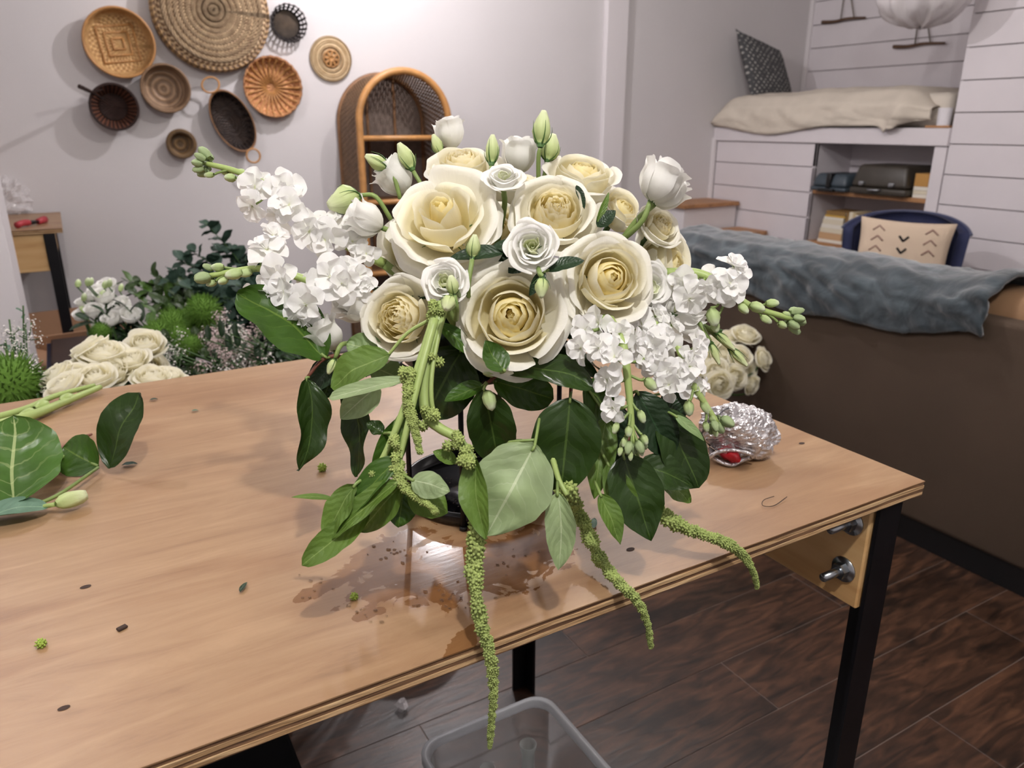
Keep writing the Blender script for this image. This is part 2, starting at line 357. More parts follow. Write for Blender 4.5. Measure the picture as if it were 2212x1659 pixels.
def grid(nu, nv, fn, wrap=False):
    """fn(u in 0..1, v in 0..1) -> point ; returns verts, faces, uv"""
    vs, fs, uv = [], [], []
    for j in range(nv+1):
        for i in range(nu+1):
            vs.append(fn(i/nu, j/nv)); uv.append((i/nu, j/nv))
    for j in range(nv):
        for i in range(nu):
            a = j*(nu+1)+i; fs.append((a, a+1, a+nu+2, a+nu+1))
    return vs, fs, uv
def frame(n, up=V((0, 0, 1))):
    n = V(n).normalized(); x = up.cross(n)
    if x.length < 1e-3: x = V((1, 0, 0)).cross(n)
    x.normalize(); return Matrix((x, n.cross(x), n)).transposed().to_4x4()
def at(loc, n, scale=1, spin=0):
    return Matrix.Translation(loc) @ frame(n) @ Matrix.Rotation(spin, 4, 'Z') @ Matrix.Scale(scale, 4)
def catmull(pts, n):
    pts = [V(p) for p in pts]; q = [2*pts[0]-pts[1]] + pts + [2*pts[-1]-pts[-2]]; out = []
    k = len(pts)-1
    for i in range(n+1):
        t = i/n*k; j = min(int(t), k-1); t -= j; a, b, c, d = q[j:j+4]
        out.append(.5*((2*b)+(c-a)*t+(2*a-5*b+4*c-d)*t*t+(-a+3*b-3*c+d)*t**3))
    return out
def tube(pts, r, seg=7, n=None, cap=True):
    if n: pts = catmull(pts, n)
    pts = [V(p) for p in pts]; k = len(pts)
    rad = [r]*k if isinstance(r, (int, float)) else [r[0]+(r[1]-r[0])*i/(k-1) for i in range(k)] if len(r) == 2 else list(r)
    vs, fs, uv = [], [], []; t = (pts[1]-pts[0]).normalized(); x = t.orthogonal().normalized()
    for i, p in enumerate(pts):
        tn = (pts[min(i+1, k-1)]-pts[max(i-1, 0)])
        tn = tn.normalized() if tn.length > 1e-9 else t
        x = (x-tn*x.dot(tn)).normalized(); y = tn.cross(x)
        for s in range(seg):
            a = 2*PI*s/seg; vs.append(p+(x*math.cos(a)+y*math.sin(a))*rad[i]); uv.append((s/seg, i/(k-1)))
    for i in range(k-1):
        for s in range(seg): a, b = i*seg+s, i*seg+(s+1) % seg; fs.append((a, b, b+seg, a+seg))
    if cap:
        fs.append(tuple(range(seg-1, -1, -1))); fs.append(tuple((k-1)*seg+s for s in range(seg)))
    return vs, fs, uv
def ringtube(c, rad, r, n=40, seg=7, ax=None, ell=(1, 1)):
    m = Matrix.Translation(c) @ (frame(ax) if ax is not None else Matrix.Identity(4)); vs, fs, uv = [], [], []
    for i in range(n):
        a = 2*PI*i/n
        for s in range(seg):
            b = 2*PI*s/seg; q = rad+r*math.cos(b)
            vs.append(m @ V((q*math.cos(a)*ell[0], q*math.sin(a)*ell[1], r*math.sin(b)))); uv.append((i/n, s/seg))
    for i in range(n):
        for s in range(seg): fs.append((i*seg+s, ((i+1) % n)*seg+s, ((i+1) % n)*seg+(s+1) % seg, i*seg+(s+1) % seg))
    return vs, fs, uv
def revolve(prof, n=40, rf=None, ell=(1, 1)):
    """profile of (r,z) about local z; r=0 closes on a point"""
    vs, fs, uv, rows = [], [], [], []; L = len(prof)
    for j, (r, z) in enumerate(prof):
        if r < 1e-6: rows.append([len(vs)]); vs.append(V((0, 0, z))); uv.append((.5, j/(L-1))); continue
        row = []
        for i in range(n):
            a = 2*PI*i/n; q, zz = (rf(r, z, a, j/(L-1)) if rf else (r, z)); row.append(len(vs))
            vs.append(V((q*math.cos(a)*ell[0], q*math.sin(a)*ell[1], zz))); uv.append((i/n if i <= n/2 or 1 else 0, j/(L-1)))
        rows.append(row)
    for A, B in zip(rows, rows[1:]):
        for i in range(n):
            k = (i+1) % n
            if len(A) == 1 and len(B) == 1: break
            if len(A) == 1: fs.append((A[0], B[k], B[i]) if 0 else (A[0], B[i], B[k]))
            elif len(B) == 1: fs.append((A[i], A[k], B[0]))
            else: fs.append((A[i], A[k], B[k], B[i]))
    return vs, fs, uv
def blob(c, r, ax=V((0, 0, 1)), sc=(1, 1, 1), n=10, m=7, amp=0, fq=3):
    pr = [(math.sin(PI*j/m), -math.cos(PI*j/m)) for j in range(m+1)]; pr[0] = (0, -1); pr[-1] = (0, 1)
    g = revolve(pr, n); mt = frame(ax); sd = random.random()*50
    return ([V(c)+mt @ (V((v.x*sc[0], v.y*sc[1], v.z*sc[2]))*r*(1+amp*noise.noise(v*fq+V((sd, 0, 0))))) for v in g[0]], g[1], g[2])
def shade_off(o): o.data.polygons.foreach_set('use_smooth', [False]*len(o.data.polygons))
# ================================================================== the room
YB, XF, XA = 4.3, 4.19, 5.07          # basket wall, shiplap face, back of the bed nook
def struct(name, g, mat, smooth=False): return link(name, mesh(name, g[0], g[1], mat, smooth, g[2] if len(g) > 2 else None), kind='structure')
floor = struct('floor', box(-2.6, 5.2, -2.2, 4.4, -.06, -.0018), 'floor_joint')
pm = {}
row = 0; y = .745-.187*15
while y < YB:
    x = -2.6 + (row*.47) % 1.22 - 1.22
    while x < XF:
        x0, x1 = max(x, -2.6), min(x+1.218, XF); y1 = min(y+.185, YB)
        if x1 > x0+.02 and y1 > -2.1:
            key = (round(x1-x0, 3), round(y1-y, 3))
            if key not in pm: pm[key] = mesh('plank', *box(0, key[0], 0, key[1], -.0017, 0, .0006, 1), 'floor_plank', False)
            link('plank', pm[key], floor, (x0, y, 0))
        x += 1.22
    y += .187; row += 1
struct('ceiling', box(-2.6, 5.2, -2.2, 4.4, 2.72, 2.8), 'ceiling')
struct('wall_back', box(-2.6, 5.2, YB, YB+.1, 0, 2.72), 'wall')
struct('wall_left', box(-2.7, -2.6, -2.2, 4.4, 0, 2.72), 'wall')
struct('wall_front', box(-2.6, 5.2, -2.3, -2.2, 0, 2.72), 'wall')
struct('trim_1', box(3.15, 3.32, YB-.045, YB, 0, 2.72, .006), 'white_paint')        # flat pilaster on the wall
struct('trim_2', box(XA-.035, XA, YB-.035, YB, 1.27, 2.72, .004), 'white_paint')     # corner bead of the nook
struct('trim_3', box(XF-.03, XF-.002, YB-.03, YB, 0, 1.2, .004), 'white_paint')
# shiplap wall with the sleeping nook and the book niche
wr = struct('wall_right', box(XA, XA+.1, -2.2, YB, 0, 2.72), 'groove')
struct('wall_nook', box(XF+.02, XA, 2.30, 2.535, 0, 2.72), 'groove')
PIT = .159; Z0 = 1.037 - PIT*6
bmesh_cache = {}
def boards(parent, plane, y0, y1, z0, z1, th=.02, out=-1):
    k = math.floor((z0-Z0)/PIT)
    while Z0+k*PIT < z1-.01:
        a, b = max(Z0+k*PIT, z0), min(Z0+(k+1)*PIT-.005, z1); k += 1
        if b-a < .012: continue
        key = (round(y1-y0, 3), round(b-a, 3), th)
        if key not in bmesh_cache: bmesh_cache[key] = mesh('shiplap_board', *box(-th, 0, 0, key[0], 0, key[1], .0015, 1), 'shiplap', False)
        link('shiplap_board', bmesh_cache[key], parent, (plane+(th if out > 0 else 0), y0, a))
NY0, NY1, NZ0, NZ1 = 2.615, 3.39, .575, 1.178
ws = struct('wall_side', box(XF+.0205, XF+.04, -2.2, 2.295, 0, 2.72), 'groove')
boards(ws, XF+.02, -2.2, 2.54, 0, 2.72)
wb = struct('wall_base', box(XF+.0205, XF+.04, NY1+.021, YB, 0, NZ1), 'groove')
boards(wb, XF+.02, NY1, YB-.03, 0, NZ1)
boards(wb, XF+.02, 2.545, NY1-.003, 0, NZ0-.03)
boards(wr, XA, 2.54, YB-.035, 1.2, 2.72)
NXB = 4.19+.36
wn = struct('wall_niche', box(NXB+.001, NXB+.05, 2.535, YB, 0, NZ1), 'groove')
boards(wn, NXB, 2.54, NY1+.05, NZ0, NZ1)
struct('trim_4', box(XF, NXB, NY1, NY1+.02, NZ0-.02, NZ1), 'shiplap')
struct('trim_5', box(XF-.004, NXB, 2.545, NY0, NZ0-.03, NZ1), 'shiplap')
struct('trim_6', box(XF-.018, XA, 2.54, YB-.004, NZ1+.004, 1.275, .003), 'shiplap')     # bed platform fascia
struct('trim_7', box(XF+.022, NXB+.1, 2.54, YB, 0, .02), 'groove')
one('niche_shelf', box(XF+.004, NXB-.021, NY0, NY1, .872, .897, .003), 'oak', 'wooden shelf across the wall niche holding the typewriter cases', 'shelf', smooth=False)
one('niche_shelf', box(XF-.006, NXB-.021, NY0, NY1, NZ0-.03, NZ0-.002, .003), 'oak', 'wooden bottom shelf of the wall niche holding the books', 'shelf', smooth=False)
# ceiling lamps (unseen above the picture, some added only as fill)
for i, (x, y, z, pw, c) in enumerate(LAMPS):
    t = T('ceiling_lamp', 'small unseen white ceiling spot lamp on a short stem', 'lamp', (x, y, z), 'ceiling spot lamps')
    t.part('stem', tube([(x, y, 2.72), (x, y, z+.1)], .012, 8), 'white_paint')
    g = revolve([(0, .11), (.045, .10), (.055, .03), (.055, 0), (.050, 0), (.048, .05), (0, .06)], 20); t.part('shade', ([v+V((x, y, z)) for v in g[0]], g[1], g[2]), 'white_paint')
    L = bpy.data.lights.new('lamp_light', 'POINT'); L.energy = pw; L.color = c; L.shadow_soft_size = .022 if i == 0 else .035
    link('bulb', L, t.e, (0, 0, -.045))

# ================================================================== work table
TX0, TX1, TY0, TY1, TZ = -1.62, .82, .454, 1.302, .9
def worktable(label, x0, x1, y0, y1, z, bolts, apron=False):
    t = T('work_table', label, 'table', ((x0+x1)/2, (y0+y1)/2, 0))
    layers = [(.0012, 'table_veneer', 0), (.0042, 'ply_dark', .0012), (.0036, 'ply_light', .0), (.0042, 'ply_dark', .001), (.0036, 'ply_light', .0004), (.0014, 'ply_dark', .0012)]
    zz = z
    for k, (h, m, ins) in enumerate(layers):
        n = 90; vs = []
        for (a, b) in (((x0, y0), (x1, y0)), ((x1, y0), (x1, y1)), ((x1, y1), (x0, y1)), ((x0, y1), (x0, y0))):
            for i in range(n):
                q = i/n; px, py = a[0]+(b[0]-a[0])*q, a[1]+(b[1]-a[1])*q
                e = ins + max(0, noise.noise(V((px*22, py*22, k*7.3))))*.0022*(1 if k else .6); cxs = -1 if px > (x0+x1)/2 else 1
                if a[1] == b[1]: py += e*(1 if py < (y0+y1)/2 else -1)
                else: px += e*cxs
                vs.append((px, py))
        N = len(vs); V3 = [V((a, b, zz)) for a, b in vs]+[V((a, b, zz-h)) for a, b in vs]
        fs = [tuple(range(N)), tuple(range(2*N-1, N-1, -1))]+[(i, i+N, (i+1) % N+N, (i+1) % N) for i in range(N)]
        t.part('tabletop' if k == 0 else 'ply', (V3, fs), m, False); zz -= h
    zb = zz
    L = .04; th = .005
    for (lx, sx) in ((x0+.03, 1), (x1-.03, -1)):
        for (ly, sy) in ((y0+.004, 1), (y1-.004, -1)):
            xs = sorted((lx, lx+sx*L)); ys = sorted((ly, ly+sy*th)); a = box(xs[0], xs[1], ys[0], ys[1], 0, zb)
            xs = sorted((lx, lx+sx*th)); ys = sorted((ly+sy*.004, ly+sy*L)); b = box(xs[0], xs[1], ys[0], ys[1], 0, zb)
            t.part('leg', join(a, b)[:2], 'black_metal', False)
        # pine rail across the end
        xr = sorted((lx+sx*.006, lx+sx*.044)); t.part('rail', box(xr[0], xr[1], y0+.012, y1-.012, zb-.14, zb-.001, .002, 1), 'pine', False)
        if bolts:
            for by in (y0+.035, y1-.035):
                for bz in (zb-.032, zb-.096):
                    x_ = xr[0] if sx < 0 else xr[1]; d = sx
                    bo = t.part('bolt', tube([(x_-d*.002, by, bz), (x_+d*.038, by, bz)], .0052, 10), 'steel')
                    t.part('washer', tube([(x_, by, bz), (x_+d*.002, by, bz)], .016, 18), 'steel', parent=bo)
                    t.part('nut', tube([(x_+d*.002, by, bz), (x_+d*.012, by, bz)], .0098, 6), 'steel', False, parent=bo)
    if apron: t.part('apron', box(x0+.05, x1-.065, y0+.012, y0+.05, zb-.15, zb-.001, .002, 1), 'pine_x', False)
    return t
worktable('plywood work table with black angle iron legs carrying the flower arrangement', TX0, TX1, TY0, TY1, TZ, True)
SX1 = -.02
worktable('narrow plywood bench against the wall under the clear bag and pruners', -1.2, SX1, 3.571, 4.26, TZ, True, True)
# pruners and bag on the bench
t = T('pruning_shears', 'pair of red handled pruning shears lying on the bench by the wall', 'pruners', PZ(75, 482, .905))
a, b, c = PZ(36, 487, .912), PZ(62, 481, .915), PZ(82, 479, .912)
t.part('handle', tube([a, (a+b)/2+V((0, 0, .004)), b], .013, 8, 8), 'red_faded')
t.part('blade', tube([b, c], (.010, .006), 6), 'black_metal')
t.part('handle', tube([c, PZ(96, 474, .915)], (.012, .016), 8), 'red_faded')
c = PZ(22, 462, .9)
g = blob((c.x+.01, c.y+.05, .9+.07), .11, sc=(1.35, .8, .78), n=34, m=22, amp=.5, fq=3.4)
g = ([V((v.x, v.y, max(v.z, .901))) for v in g[0]], g[1], g[2])
one('plastic_bag', g, 'cling_bag', 'crumpled clear plastic bag standing on the bench', 'bag', (c.x, c.y, .9), smooth=False)
# white square column at the left
cl = PY(36, 620, 2.75)
struct('column_1', box(cl.x-.34, cl.x, 2.75, 3.05, 0, 2.72, .004), 'white_paint')
# boxes under the bench
def openbox(name, label, cat, cx, cy, w, d, h, rot, mat, flaps=(.6, .6, .9, .4), cat2=None):
    t = T(name, label, cat, (cx, cy, 0)); M = Matrix.Translation((cx, cy, 0)) @ Matrix.Rotation(rot, 4, 'Z'); th = .006
    t.part('bottom', xf(box(-w/2, w/2, -d/2, d/2, 0, th), M), mat, False)
    for (x0, x1, y0, y1) in ((-w/2, -w/2+th, -d/2, d/2), (w/2-th, w/2, -d/2, d/2), (-w/2, w/2, -d/2, -d/2+th), (-w/2, w/2, d/2-th, d/2)):
        t.part('side', xf(box(x0, x1, y0, y1, 0, h), M), mat, False)
    for k, an in enumerate(flaps):
        if an is None: continue
        wl, fl = (d, w*.48) if k < 2 else (w, d*.48)
        fm = Matrix.Rotation(an, 4, 'X'); base = box(-wl/2, wl/2, 0, th, 0, fl)
        rz = (PI/2, -PI/2, PI, 0)[k]; off = ((-w/2, 0), (w/2, 0), (0, -d/2), (0, d/2))[k]
        t.part('flap', xf(base, M @ Matrix.Translation((off[0], off[1], h)) @ Matrix.Rotation(rz, 4, 'Z') @ fm), mat, False)
    return t
q = PY(100, 760, 3.3); openbox('cardboard_box', 'brown open cardboard box with raised flaps under the bench', 'box', q.x-.02, 3.72, .42, .36, .33, .12, 'cardboard', (-.5, -.9, -.35, -.1))
q = PY(150, 790, 3.0)
t = T('storage_bin', 'dark brown storage bin with a blue rim under the bench corner', 'bin', (q.x+.09, 3.08, 0))
t.part('body', box(q.x-.06, q.x+.24, 2.9, 3.26, 0, .50, .008), 'dark_bin', False)
plain('blue_rim', '1c2440', .5); t.part('rim', box(q.x-.066, q.x+.246, 2.894, 3.266, .50, .512, .004), 'blue_rim', False); t.part('dark_inside', box(q.x-.05, q.x+.23, 2.91, 3.25, .512, .53, .006), 'dark_bin', False)  # dark slab on top stands in for the shaded inside of the bin
q = PY(80, 790, 2.9); 
t = T('grey_crate', 'grey box with slanted lid beside the white column', 'box', (q.x, 3.35, 0))
plain('greybox', '6e6663', .8); t.part('body', box(q.x-.15, q.x+.14, 3.2, 3.5, 0, .42, .005), 'greybox', False)
M = Matrix.Translation((q.x, 3.35, .42)) @ Matrix.Rotation(.45, 4, 'Y'); t.part('lid', xf(box(-.16, .17, -.15, .15, .0, .012), M), 'cardboard', False)

# black bin and clear tub below the table
t = T('waste_bin', 'black rectangular waste bin standing under the work table', 'bin', (.02, .98, 0))
g = box(-.30, PX(635, 1640, .16).x, .72, 1.02, 0, .42, .01); t.part('body', g, 'matte_black', False)
t.part('rim', box(-.31, g[0][0].x*0+max(v.x for v in g[0])+.004, .71, 1.03, .41, .43, .005), 'matte_black', False)
BX0, BX1, BY0, BY1, BH = .365, .625, .57, .965, .30
def tubwall(g): return g
t = T('plastic_tub', 'clear plastic storage tub on the floor holding glass bud vases', 'tub', ((BX0+BX1)/2, (BY0+BY1)/2, 0))
def rrect(x0, x1, y0, y1, r, n=6):
    out = []
    for (cx, cy, a0) in ((x1-r, y1-r, 0), (x0+r, y1-r, PI/2), (x0+r, y0+r, PI), (x1-r, y0+r, 1.5*PI)):
        for i in range(n+1): a = a0+PI/2*i/n; out.append((cx+r*math.cos(a), cy+r*math.sin(a)))
    return out
def rshell(levels, close_bottom=True):
    vs, fs = [], []; n = len(levels[0][0])
    for pts, z in levels: vs += [V((a, b, z)) for a, b in pts]
    for k in range(len(levels)-1):
        for i in range(n): fs.append((k*n+i, k*n+(i+1) % n, (k+1)*n+(i+1) % n, (k+1)*n+i))
    if close_bottom: fs.append(tuple(range(n-1, -1, -1)))
    return vs, fs
i_ = .035
t.part('wall', rshell([(rrect(BX0+i_, BX1-i_, BY0+i_, BY1-i_, .03), .003), (rrect(BX0+.012, BX1-.012, BY0+.012, BY1-.012, .035), BH-.01)]), 'clear_plastic')
t.part('rim', rshell([(rrect(BX0+.012, BX1-.012, BY0+.012, BY1-.012, .035), BH-.012), (rrect(BX0, BX1, BY0, BY1, .04), BH-.014), (rrect(BX0, BX1, BY0, BY1, .04), BH), (rrect(BX0+.010, BX1-.010, BY0+.010, BY1-.010, .035), BH+.001), (rrect(BX0+.0125, BX1-.0125, BY0+.0125, BY1-.0125, .035), BH-.012)], False), 'bin_rim')
for k, (x, y, h, r) in enumerate([(PZ(1132, 1585, .25).x, PZ(1132, 1585, .25).y, .25, .030), (PZ(1046, 1635, .25).x, PZ(1046, 1635, .25).y, .25, .026), (PZ(1155, 1652, .24).x, PZ(1155, 1652, .24).y, .24, .030), (PZ(1092, 1650, .22).x, PZ(1092, 1650, .22).y, .22, .024), (.57, .69, .22, .03), (.46, .66, .23, .028)]):
    if k < 4: y -= .024; x -= .006
    g = revolve([(0, .004), (r, .004), (r*1.05, h*.25), (r*.9, h*.5), (r*.42, h*.7), (r*.42, h*.93), (r*.52, h), (r*.46, h), (r*.36, h*.93), (r*.36, h*.7), (r*.82, h*.5), (r*.96, h*.25), (r*.9, .009), (0, .009)], 22)
    one('bud_vase', ([v+V((x, y, 0)) for v in g[0]], g[1], g[2]), 'glass', 'small clear glass bud vase standing in the plastic tub', 'vase', (x, y, 0), 'bud vases in the tub')
# crumpled bit of clear wrap and drops on the floor
g = blob(PZ(868, 1523, .012), .014, n=9, m=6, amp=.8, fq=4); one('plastic_scrap', g, 'cling_bag', 'tiny crumpled scrap of clear wrap on the dark floor', 'scrap', smooth=False)

# ================================================================== sofa with plush throw
SXB = 2.2
t = T('sofa', 'brown fabric sofa seen from behind with a black plinth', 'sofa', (2.6, .8, 0))
t.part('plinth', box(SXB+.02, 3.0, -.9, 2.42, 0, .085), 'black_plastic', False)
t.part('back', box(SXB, SXB+.16, -.95, 2.45, .085, .78, .02, 3), 'sofa', True)
t.part('seat_base', box(SXB+.161, 3.05, -.95, 2.45, .085, .36, .02, 3), 'sofa', True)
for y0 in (-.85, .22, 1.29): t.part('back_cushion', box(SXB+.05, SXB+.30, y0, y0+1.06, .58, .842, .08, 5), 'sofa_cushion', True)
for y0 in (-.80, .80): t.part('seat_cushion', box(SXB+.30, 3.04, y0, y0+1.58, .36, .48, .04, 3), 'sofa_cushion', True)
for y0 in (-.95, 2.28): t.part('arm', box(SXB+.161, 3.05, y0, y0+.17, .361, .62, .05, 4), 'sofa', True)
def throw_pt(u, v):
    y = 1.13+(2.52-1.13)*u
    # profile over the cushion: down the back, over the top, down the front
    prof = [(SXB-.014, .70-.03*u), (SXB-.018, .755), (SXB-.012, .80), (SXB+.045, .848), (SXB+.15, .862), (SXB+.27, .85), (SXB+.33, .77), (SXB+.34, .62)]
    k = v*(len(prof)-1); j = min(int(k), len(prof)-2); q = k-j; x, z = prof[j][0]*(1-q)+prof[j+1][0]*q, prof[j][1]*(1-q)+prof[j+1][1]*q
    if v < .15: z += (1-v/.15)*(.012*math.sin(u*9+1)+.008*math.sin(u*23)-.012)
    n = noise.fractal(V((y*4.2, v*3.0+y*1.2, .3)), .8, 2, 4)*.012 + abs(noise.noise(V((y*8-v*7, v*4+y*2, 2))))*.026 + .008*abs(noise.noise(V((y*22+v*9, v*14, 5))))
    nx = -1 if v < .35 else (1 if v > .8 else 0)
    z += n*(.7 if .2 < v < .85 else .2) + (.03*math.exp(-((u-.02)/.05)**2)); x += nx*(abs(n)*1.1+.002)
    z += .012*u
    return V((x, y, z))
g = grid(110, 44, throw_pt); o = one('sofa_throw', g, 'plush', 'slate blue plush throw draped over the back of the brown sofa', 'throw', (SXB+.1, 1.8, .8))
sm = o.modifiers.new('thick', 'SOLIDIFY'); sm.thickness = .012; sm.offset = 1
# ================================================================== bed nook
t = T('bed', 'built-in bed with a mattress in the shiplap nook', 'bed', (4.6, 3.4, 1.276))
t.part('mattress', box(XF+.05, XA-.02, 2.60, YB-.02, 1.276, 1.46, .05, 4), 'mattress')
def bl(u, v):
    y = 4.29+(2.66-4.29)*u
    drop = 1.285 - .055*math.sin(PI*min(u*1.6, 1))**2 + (.03 if u > .86 else 0)
    prof = [(XF-.028, drop), (XF-.036, 1.33), (XF-.03, 1.40), (XF+.03, 1.47), (XF+.12, 1.492), (XF+.4, 1.50), (XF+.8, 1.495)]
    k = v*(len(prof)-1); j = min(int(k), len(prof)-2); q = k-j; x, z = prof[j][0]*(1-q)+prof[j+1][0]*q, prof[j][1]*(1-q)+prof[j+1][1]*q
    f = math.sin((u*2.2+v*1.6)*PI)*.012+noise.fractal(V((y*3, v*4+u*3, 1)), .8, 2, 4)*.022
    ss = lambda a, b, x_: (lambda q_: q_*q_*(3-2*q_))(max(0, min(1, (x_-a)/(b-a))))
    if u < .1: z -= (1-u/.1)**2*.10*ss(.05, .4, v)
    x -= abs(f)*(1-ss(.35, .6, v)); z += f*.6*ss(.35, .6, v)
    # a pulled fold near the right end
    e = math.exp(-((u-.90-.12*(v-.2))/.035)**2); x -= .035*e*(1-ss(.3, .6, v)); z += .02*e*ss(.3, .6, v)-.05*e*(1-ss(0, .15, v))
    z -= .10*ss(.88, 1, u)*ss(.2, .6, v); x += .03*ss(.9, 1, u)*(1-ss(.2, .6, v))
    return V((x, y, z))
g = grid(90, 30, bl); o = one('bed_blanket', g, 'cream_cloth', 'rumpled cream blanket spread over the nook bed and hanging at its edge', 'blanket', (4.5, 3.5, 1.4))
sm = o.modifiers.new('thick', 'SOLIDIFY'); sm.thickness = .008; sm.offset = 1
def cushion(w, h, th, n=26, pinch=.10):
    def side(sg):
        def f(u, v):
            a, b = u*2-1, v*2-1
            k = (1-a*a)**.42*(1-b*b)**.42
            ex = 1-pinch*(1-abs(b)**2)*(abs(a)**4)*.6; ey = 1-pinch*(1-abs(a)**2)*(abs(b)**4)*.6
            return V((a*w/2*ex, b*h/2*ey, sg*th/2*k+.004*noise.noise(V((a*3, b*3, sg)))))
        return grid(n, n, f)
    A, B = side(1), side(-1); k = len(A[0]); return A[0]+B[0], A[1]+[tuple(i+k for i in reversed(f)) for f in B[1]], A[2]+B[2]
g = cushion(.42, .41, .12); g = ([V((v.x-.20*v.y, v.y-.30*v.x*(v.y+.2)/.4, v.z)) for v in g[0]], g[1], g[2])
c = PY(1662, 160, 4.08); M = Matrix.Translation((c.x-.02, 4.10, 1.655)) @ Matrix.Rotation(.0, 4, 'Z') @ Matrix.Rotation(math.radians(74), 4, 'X')
one('patterned_pillow', xf(g, M), 'pillow_dots', 'dark grey throw pillow with small white dashes standing on the nook bed', 'pillow', (c.x, 4.1, 1.47))
# cup on the ledge, wooden ledge
one('bed_ledge', box(XF-.022, XF+.045, 2.545, 2.68, 1.276, 1.288), 'oak', 'short wooden ledge at the end of the nook bed', 'ledge', smooth=False)
c = PX(2047, 255, XF+.02); g = revolve([(0, 0), (.033, 0), (.036, .09), (.033, .09), (.030, .006), (0, .006)], 24)
one('candle_cup', ([v+V((XF+.012, 2.60, 1.288)) for v in g[0]], g[1], g[2]), 'white_cup', 'small white cup standing on the nook ledge beside the blanket', 'cup', (XF+.012, 2.6, 1.288))
# twig hangers on the nook wall
for k, (a, b, l1, l2, lab) in enumerate((((1776, 48), (1869, 38), (1816, 43), (1845, 40), 'driftwood twig hanging on two strings near the nook corner'), ((1930, 101), (2041, 93), (1976, 97), (2010, 95), 'driftwood twig hanging on two strings below the white pendant'))):
    A, B = PX(*a, XA-.05), PX(*b, XA-.05); t = T('twig_hanger', lab, 'wall decor', (A+B)/2, 'twig hangers')
    top = PX((l1[0]+l2[0])/2, -60 if k == 0 else -25, XA-.028)
    tw = [A, A*.7+B*.3+V((0, 0, -.004)), A*.4+B*.6+V((0, 0, .006)), B]
    t.part('twig', tube(tw, (.012, .007), 8, 14), 'twig')
    for q in (l1, l2):
        p = PX(*q, XA-.05); r = p+(top-p)*1.0; t.part('string', tube([p+V((0, 0, .01)), p, p+(r-p)*.5, r], .0045, 6), 'string')
    t.part('hook', tube([top+V((.0, 0, 0)), top+V((.02, 0, 0))], .006, 6), 'steel')
# crumpled white pendant
c = PX(2000, -18, 3.95); 
t = T('pendant_lamp', 'crumpled white film covered pendant hanging before the shiplap wall', 'pendant', c)
def pend(u, v):
    a = u*2*PI; b = -PI/2+PI*v; r = 1+.10*noise.fractal(V((math.cos(a)*3.2, math.sin(a)*3.2, v*3.0)), .7, 2, 4)
    k = .035*math.sin(a*9+3*noise.noise(V((math.cos(a), math.sin(a), v*2))))*math.sin(PI*v)
    return c+V((math.cos(a)*math.cos(b)*.215*(r+k), math.sin(a)*math.cos(b)*.215*(r+k), math.sin(b)*.165*r))
t.part('shade', grid(70, 26, pend), 'white_poly'); t.part('cord', tube([c+V((0, 0, .15)), (c.x, c.y, 2.72)], .004, 6), 'white_paint')
# ------------------------------------------------------------------ steps up to the bed
for k, (a, b, h, lab) in enumerate((((1500, 440), (1585, 440), .775, 'upper wooden step tread beside the shiplap bed front'), ((1560, 487), (1631, 487), .60, 'lower wooden step tread beside the shiplap bed front'))):
    x1 = XF-.02; yy = (3.98, 3.70)[k]; w_ = (.34, .27)[k]
    t = T('step', lab, 'step', (x1-.3, yy, 0))
    t.part('tread', box(x1-.52, x1, yy, yy+w_, h-.028, h, .004), 'oak', False)
    t.part('riser', box(x1-.49, x1-.002, yy+.03, yy+w_-.01, 0, h-.029), 'white_paint', False)
# ------------------------------------------------------------------ typewriter cases and books in the niche
def case(name, label, x0, x1, y0, y1, z0, h, mat, extras):
    t = T(name, label, 'case', ((x0+x1)/2, (y0+y1)/2, z0)); n = 14
    t.part('base', box(x0, x1, y0, y1, z0+.001, z0+h*.24, .012, 3), mat)
    vs, fs = [], []
    lid = box(x0+.002, x1-.002, y0+.002, y1-.002, z0+h*.25, z0+h, .02, 3)
    cx, cy = (x0+x1)/2, (y0+y1)/2
    lid = ([V((cx+(v.x-cx)*(1-.22*((v.z-z0)/h)**2 if v.x < cx else 1), cy+(v.y-cy)*(1-.16*((v.z-z0)/h)**2), v.z)) for v in lid[0]], lid[1])
    t.part('lid', lid, mat); extras(t, x0, x1, y0, y1, z0, h); return t
def ex1(t, x0, x1, y0, y1, z0, h):
    for fy in (.25, .78): t.part('latch', box(x0-.006, x0+.012, y0+(y1-y0)*fy-.016, y0+(y1-y0)*fy+.016, z0+h*.30, z0+h*.44, .003), 'steel')
    t.part('handle', tube([(x0, y0+(y1-y0)*.42, z0+h*.2), (x0-.02, y0+(y1-y0)*.46, z0+h*.18), (x0-.02, y0+(y1-y0)*.60, z0+h*.18), (x0, y0+(y1-y0)*.64, z0+h*.2)], .006, 6, 10), 'steel')
case('typewriter_case', 'dark brown hard case with metal latches on the niche shelf', XF-.045, XF+.27, 2.72, 3.09, .898, .17, 'suitcase', ex1)
def ex2(t, x0, x1, y0, y1, z0, h): t.part('strap', box(x0-.006, x1, (y0+y1)/2-.022, (y0+y1)/2+.012, z0+h*.2, z0+h*1.02, .004), 'black_plastic'); t.part('handle', box(x0-.03, x0, (y0+y1)/2-.06, (y0+y1)/2+.05, z0+.0, z0+.018, .005), 'black_plastic')
case('typewriter_case', 'smaller slate blue hard case with a black strap on the niche shelf', XF-.05, XF+.22, 3.11, 3.37, .898, .105, 'typecase', ex2)
